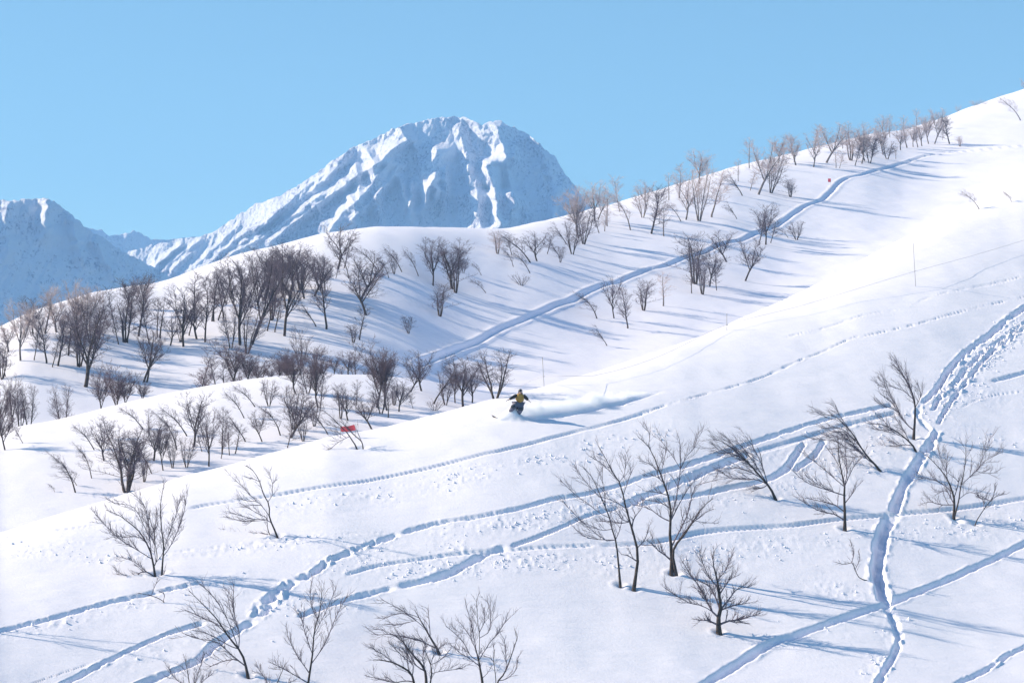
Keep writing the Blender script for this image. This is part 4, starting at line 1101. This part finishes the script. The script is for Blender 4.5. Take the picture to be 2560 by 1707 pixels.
o = tb.mesh('boundary_rope', M_ROPE); tag(o, 'faint thin boundary rope strung between the grey poles along the valley edge', 'rope')

# small red flag on the ridge
B = hit(2077, 466)
r = empty('marker_flag', B, 'small square red flag on a stick beside the upper ridge track', 'flag')
rod('stick', (0, 0, -.2), (0, 0, 1.25), .02, M_GREY, r)
n_ = 6; uu = np.linspace(0, 1, n_); fv = []
for w_ in (0, 1):
    for a in uu:
        for z in (.65, .90, 1.2): fv.append((-.02 - a * .42, .05 * math.sin(a * 5) + (.012 if w_ else 0), z))
g0 = np.arange(n_ * 3).reshape(n_, 3)
q0 = np.stack([g0[:-1, :-1], g0[:-1, 1:], g0[1:, 1:], g0[1:, :-1]], -1).reshape(-1, 4)
mesh_np('cloth', fv, [q0, q0[:, ::-1] + n_ * 3], M_RED, r)

# red banner behind the leaning tree
a0 = hit(846, 1094); b0 = hit(889, 1086)
zt = lambda py, yy: rowt(py) * yy
r = empty('banner', a0, 'red cloth banner strung low on two stakes behind the small leaning tree', 'banner')
yy = a0.y + .0
def bl(px, py): return np.array(((px - 1280) / F * yy, yy, rowt(py) * yy)) - np.array(a0)
nx, nz = 12, 5; P = []
for w_ in (0, .02):
    for i in range(nx):
        u = i / (nx - 1)
        top = bl(850 + 36 * u, 1066 - 5 * u + 1.5 * math.sin(u * 3.1)); bot = bl(853 + 37 * u, 1079 - 4 * u + 1.2 * math.sin(u * 3.1))
        for j in range(nz):
            v = j / (nz - 1); q = bot * (1 - v) + top * v; P.append(q + np.array((0, w_ + .05 * math.sin(u * 9 + v * 2), 0)))
g0 = np.arange(nx * nz).reshape(nx, nz); q0 = np.stack([g0[:-1, :-1], g0[:-1, 1:], g0[1:, 1:], g0[1:, :-1]], -1).reshape(-1, 4)
mesh_np('cloth', P, [q0, q0[:, ::-1] + nx * nz], M_RED, r)
for px, p0, p1 in ((851, 1098, 1064), (888, 1090, 1059)):
    rod('stake', bl(px, p0 + 6) + np.array((0, .05, 0)), bl(px, p1) + np.array((0, .05, 0)), .018, M_GREY, r)

# ------------------------------------------------------------------ snowboarder
PB = hit(1272, 1045)
PX = PB.y / F
M_SUIT = plain('ochre_jacket', (.34, .20, .035), .7, .25, 6)
M_BLACK = plain('black_sleeves', (.012, .012, .018), .6)
M_PANTS = plain('slate_trousers', (.13, .13, .20), .8, .2, 5)
M_KNEE = plain('navy_boots', (.02, .03, .055), .7)
M_SKIN = plain('skin', (.50, .30, .22), .5, .05)
M_HELM = plain('black_helmet', (.010, .010, .016), .35)
M_GOG = plain('smoky_goggles', (.10, .10, .16), .12)
M_BOARD = plain('dark_board', (.05, .05, .055), .4)


def P3(px, py, y=0.0): return ((px - 1272) * PX, y, (1045 - py) * PX)


def skin(name, joints, edges, radii, mat, parent, sub=1):
    me = bpy.data.meshes.new(name); me.from_pydata(joints, edges, [])
    o = bpy.data.objects.new(name, me); link(o, parent)
    md = o.modifiers.new('skin', 'SKIN'); md.use_smooth_shade = True
    for v, r_ in zip(me.skin_vertices[0].data, radii): v.radius = (r_, r_) if not isinstance(r_, tuple) else r_
    me.skin_vertices[0].data[0].use_root = True
    s = o.modifiers.new('sub', 'SUBSURF'); s.levels = sub; s.render_levels = sub
    dg = bpy.context.evaluated_depsgraph_get(); m2 = bpy.data.meshes.new_from_object(o.evaluated_get(dg))
    o.modifiers.clear(); o.data = m2; m2.materials.clear(); m2.materials.append(mat)
    return o


def ball(name, c, r, mat, parent, scale=(1, 1, 1), zmin=-1.0, rot=0.0):
    n, m = 10, 16; v = []
    for i in range(n + 1):
        th = math.pi * i / n; z = max(math.cos(th), zmin)
        for j in range(m):
            a = 2 * math.pi * j / m
            x, y = math.sin(th) * math.cos(a) * scale[0], math.sin(th) * math.sin(a) * scale[1]
            zz = z * scale[2]
            x, zz = x * math.cos(rot) + zz * math.sin(rot), -x * math.sin(rot) + zz * math.cos(rot)
            v.append((c[0] + r * x, c[1] + r * y, c[2] + r * zz))
    g = np.arange((n + 1) * m).reshape(n + 1, m); f = np.stack([g[:-1], np.roll(g[:-1], -1, 1), np.roll(g[1:], -1, 1), g[1:]], -1).reshape(-1, 4)
    return mesh_np(name, v, f[:, ::-1], mat, parent)


person = empty('person', PB, 'snowboarder in an ochre jacket with black sleeves and helmet, crouched with both arms out', 'person')
hip, waist, chest, neck = P3(1297, 1009), P3(1299, 1002, -.05), P3(1299, 991, -.12), P3(1300, 985, -.16)
head = P3(1300.5, 980, -.20)
sl, sr = P3(1292, 988.5, -.16), P3(1308, 989, -.06)
el, er = P3(1282, 993.5, -.30), P3(1316, 995.5, .05)
hl, hr = P3(1272, 999, -.42), P3(1321, 1000, .02)
kf, ff_ = P3(1284, 1016, -.42), P3(1267, 1040, -.10)
kr, fr = P3(1303, 1022, -.38), P3(1292, 1041, -.05)
J = [hip, waist, chest, neck, head, sl, el, hl, sr, er, hr, P3(1292, 1011, -.04), kf, ff_, P3(1302, 1011, .04), kr, fr]
Eg = [(0, 1), (1, 2), (2, 3), (3, 4), (2, 5), (5, 6), (6, 7), (2, 8), (8, 9), (9, 10), (0, 11), (11, 12), (12, 13), (0, 14), (14, 15), (15, 16)]
Rr = [.15, .14, .17, .06, .09, .08, .05, .035, .08, .05, .035, .11, .07, .05, .11, .07, .05]
skin('body', J, Eg, Rr, M_SKIN, person)
skin('jacket', [P3(1297, 1005, -.02), waist, chest, P3(1299.6, 987, -.14), sl, sr], [(0, 1), (1, 2), (2, 3), (2, 4), (2, 5)], [.26, .25, .29, .15, .17, .17], M_SUIT, person)
skin('sleeve', [P3(1294, 988, -.16), P3(1288, 990, -.22), el, P3(1276, 997, -.37), P3(1272.5, 998.8, -.415)], [(0, 1), (1, 2), (2, 3), (3, 4)], [.14, .135, .12, .09, .065], M_BLACK, person)
skin('sleeve', [P3(1307, 988.5, -.07), P3(1311.5, 991, -.02), er, P3(1319, 998.5, .03), P3(1321, 999.9, .02)], [(0, 1), (1, 2), (2, 3), (3, 4)], [.15, .14, .13, .095, .065], M_BLACK, person)
skin('trousers', [hip, P3(1291, 1012, -.06), kf, P3(1269, 1038, -.12), P3(1302, 1012, .02), kr, P3(1293, 1039, -.06)], [(0, 1), (1, 2), (2, 3), (0, 4), (4, 5), (5, 6)], [.29, .23, .18, .12, .23, .18, .12], M_PANTS, person)
for kk_, nn in ((kf, 'knee_pad'), (kr, 'knee_pad')):
    ball(nn, (kk_[0] - .03, kk_[1] - .05, kk_[2] - .02), .15, M_KNEE, person, (1.1, .8, .8))
for h_, dirx, e_ in ((hl, -1, el), (hr, 1, er)):
    tb_j = [h_]; tb_e = []; tb_r = [.05]
    dv = unit(np.array(h_) - np.array(e_)); pv = np.cross(dv, (0, 1, 0)); yv = np.array((0, 1., 0))
    palm = np.array(h_) + dv * .09; tb_j.append(tuple(palm)); tb_e.append((0, 1)); tb_r.append(.05)
    g = skin('glove', tb_j, tb_e, tb_r, M_BLACK, person)
    for q in range(4):
        lf = (.085, .10, .095, .075)[q]; o0 = palm + yv * (-.045 + .03 * q); a_ = o0 + dv * .03; b_ = a_ + dv * lf * .5 - pv * .004; c_ = b_ + dv * lf * .45 - np.array((0, 0, .03))
        skin('finger', [tuple(o0), tuple(a_), tuple(b_), tuple(c_)], [(0, 1), (1, 2), (2, 3)], [.017, .016, .015, .013], M_BLACK, g)
    o0 = np.array(h_) + dv * .03 - yv * .04
    skin('thumb', [tuple(o0), tuple(o0 - yv * .04 + dv * .03), tuple(o0 - yv * .05 + dv * .075)], [(0, 1), (1, 2)], [.02, .018, .015], M_BLACK, g)
hd = np.array(P3(1300.5, 979.5, -.22))
ball('face', hd + (0, -.02, -.03), .105, M_SKIN, person, (.85, .95, 1.15))
ball('nose', hd + (-.02, -.13, -.045), .022, M_SKIN, person, (.8, 1, 1.3))
ball('mouth', hd + (-.02, -.112, -.095), .022, plain('lips', (.35, .12, .10), .5), person, (1.2, .4, .4))
ball('helmet', hd + (.01, .02, .045), .145, M_HELM, person, (.98, 1.08, .98), -.25, -.2)
ball('helmet_ear_pad', hd + (-.115, .01, -.05), .05, M_HELM, person, (.5, 1, 1.2)); ball('helmet_ear_pad', hd + (.125, .01, -.05), .05, M_HELM, person, (.5, 1, 1.2))
ball('goggles', hd + (-.015, -.085, .01), .085, M_GOG, person, (1.15, .55, .55))
ball('hood', hd + (.03, .10, -.10), .13, M_PANTS, person, (1.1, .8, .8))
for f0, t_ in ((ff_, -.14), (fr, -.14)):
    skin('boot', [(f0[0], f0[1], f0[2] + .1), (f0[0], f0[1], f0[2] - .02), (f0[0] + t_ * .6, f0[1] - .14, f0[2] - .03)], [(0, 1), (1, 2)], [.07, .075, .055], M_KNEE, person)

# the board, tilted up on its edge, nose out of the snow
bd = empty('snowboard', PB, 'dark snowboard under the rider with only its upturned nose showing above the powder', 'snowboard')
nseg = 22; bv = []; 
p_n = np.array(P3(1229, 1040.5, -.30)); p_t = np.array(P3(1293, 1044, -.05)); ax_ = p_t - p_n; Lb = np.linalg.norm(ax_); ax_ = ax_ / Lb
wid = unit(np.cross(ax_, (0, 0, 1.))); nrm = np.cross(wid, ax_); wid = unit(wid + nrm * .35); nrm = unit(np.cross(wid, ax_))
if nrm[2] < 0: nrm = -nrm
for i in range(nseg + 1):
    u = i / nseg; s_ = u * Lb
    e1 = min(1, math.sqrt(max(0, 1 - (1 - min(u / .13, 1)) ** 2))); e2 = min(1, math.sqrt(max(0, 1 - (1 - min((1 - u) / .13, 1)) ** 2)))
    hw = .15 * min(e1, e2) * (1 - .12 * math.sin(math.pi * u)) + .004
    lift = .11 * max(0, 1 - u / .16) ** 2 + .08 * max(0, 1 - (1 - u) / .14) ** 2
    c = p_n + ax_ * s_ + nrm * lift + np.array((0, 0, -.02 - .16 * min(1, u / .3)))
    for sg_, th in ((-1, 0), (1, 0), (1, .014), (-1, .014)): bv.append(c + wid * hw * sg_ + nrm * th)
g = np.arange((nseg + 1) * 4).reshape(nseg + 1, 4); f = np.stack([g[:-1], np.roll(g[:-1], -1, 1), np.roll(g[1:], -1, 1), g[1:]], -1).reshape(-1, 4)
mesh_np('deck', bv, [f, np.array([[0, 1, 2, 3]]), np.array([[nseg * 4 + 3, nseg * 4 + 2, nseg * 4 + 1, nseg * 4]])], M_BOARD, bd, False)
for f0 in (ff_, fr):
    c = np.array(f0); tb = Tubes()
    ang_ = np.linspace(-.4, math.pi + .4, 8)
    tb.add(np.array([c + ax_ * 0 + np.array((0, -.02, 0)) + wid * .0 + np.array((math.cos(q) * .075, 0, math.sin(q) * .07)) for q in ang_]), np.full(8, .012), 4)
    tb.mesh('binding', M_BLACK, bd)

# powder thrown up behind the rider
Pa = hit(1246, 1049); Pb = hit(1640, 984)
pa = np.array((Pa.x, Pa.y - .25, Pa.z + .06)); pb = np.array((Pb.x, Pb.y + .3, Pb.z + .05))
Lp = np.linalg.norm(pb - pa); ex = (pb - pa) / Lp; ey = unit(np.cross((0, 0, 1.), ex)); ez = np.cross(ex, ey)
prof_x = [0, .06, .15, .28, .42, .55, .68, .80, .92, 1.0]
prof_r = [.14, .46, .74, .94, .98, .94, .80, .58, .32, .10]
ns, m_ = 28, 20; v = []
for i in range(ns):
    u = i / (ns - 1); R_ = float(np.interp(u, prof_x, prof_r))
    for j in range(m_):
        a = 2 * math.pi * j / m_; v.append((u * Lp, R_ * math.cos(a), R_ * math.sin(a)))
g = np.arange(ns * m_).reshape(ns, m_); f = np.stack([g[:-1], np.roll(g[:-1], -1, 1), np.roll(g[1:], -1, 1), g[1:]], -1).reshape(-1, 4)
m, nt, b = new_mat('airborne_powder'); nt.nodes.remove(b)
out = nt.nodes['Material Output']; pv = nt.nodes.new('ShaderNodeVolumePrincipled'); pv.inputs['Color'].default_value = (.935, .962, .998, 1)
pv.inputs['Anisotropy'].default_value = .0
tcn = nt.nodes.new('ShaderNodeTexCoord'); sx_ = nt.nodes.new('ShaderNodeSeparateXYZ'); nt.links.new(tcn.outputs['Object'], sx_.inputs[0])
def mth(op, a, b=None, c=None):
    n = nt.nodes.new('ShaderNodeMath'); n.operation = op
    for k_, q in enumerate((a, b, c)):
        if q is None: continue
        if isinstance(q, (int, float)): n.inputs[k_].default_value = q
        else: nt.links.new(q, n.inputs[k_])
    return n.outputs[0]
u_ = mth('DIVIDE', sx_.outputs[0], float(Lp))
cr_ = nt.nodes.new('ShaderNodeFloatCurve'); nt.links.new(u_, cr_.inputs['Value'])
cv = cr_.mapping.curves[0]
cv.points[0].location = (0, prof_r[0] / 1.2); cv.points[1].location = (1, prof_r[-1] / 1.2)
for a, b_ in zip(prof_x[1:-1], prof_r[1:-1]): cv.points.new(a, b_ / 1.2)
cr_.mapping.update()
Rn = mth('MULTIPLY', cr_.outputs[0], 1.2)
rad_ = mth('SQRT', mth('ADD', mth('MULTIPLY', sx_.outputs[1], sx_.outputs[1]), mth('MULTIPLY', sx_.outputs[2], sx_.outputs[2])))
fall = mth('SUBTRACT', 1.0, mth('DIVIDE', rad_, Rn))
nz_ = noise_node(nt, 1.1, 5, .62, tcn.outputs['Object'])
val = mth('ADD', fall, mth('MULTIPLY', mth('SUBTRACT', nz_.outputs[0], .5), 1.9))
mr = nt.nodes.new('ShaderNodeMapRange'); nt.links.new(val, mr.inputs[0])
mr.inputs[1].default_value = .22; mr.inputs[2].default_value = .75; mr.inputs[3].default_value = 0.0; mr.inputs[4].default_value = 3.6
edge = nt.nodes.new('ShaderNodeMapRange'); nt.links.new(fall, edge.inputs[0]); edge.inputs[1].default_value = 0.0; edge.inputs[2].default_value = .25
den = mth('MULTIPLY', mr.outputs[0], edge.outputs[0])
nt.links.new(den, pv.inputs['Density']); nt.links.new(pv.outputs[0], out.inputs['Volume'])
o = mesh_np('powder_cloud', v, [f, np.arange(m_)[None, ::-1], ((ns - 1) * m_ + np.arange(m_))[None]], m)
o.matrix_world = Matrix(((ex[0], ey[0], ez[0], pa[0]), (ex[1], ey[1], ez[1], pa[1]), (ex[2], ey[2], ez[2], pa[2]), (0, 0, 0, 1)))
tag(o, 'plume of airborne powder snow trailing behind the snowboarder', 'snow spray', None, 'stuff')

# ------------------------------------------------------------------ thin air haze round the whole scene
hx, y0_, y1_, z0_, z1_ = 1900.0, -30.0, 4800.0, -60.0, 620.0
hv = [(x, y, z) for x in (-hx, hx) for y in (y0_, y1_) for z in (z0_, z1_)]
hf = np.array([(0, 1, 3, 2), (4, 6, 7, 5), (0, 4, 5, 1), (2, 3, 7, 6), (0, 2, 6, 4), (1, 5, 7, 3)])
m, nt, b = new_mat('mountain_air'); nt.nodes.remove(b)
pv = nt.nodes.new('ShaderNodeVolumePrincipled'); pv.inputs['Color'].default_value = (.27, .54, 1.0, 1); pv.inputs['Density'].default_value = HAZE
nt.links.new(pv.outputs[0], nt.nodes['Material Output'].inputs['Volume'])
if HAZE > 0: tag(mesh_np('haze', hv, hf, m, None, False), 'thin blue mountain air filling the valley towards the peaks', 'haze', None, 'stuff')
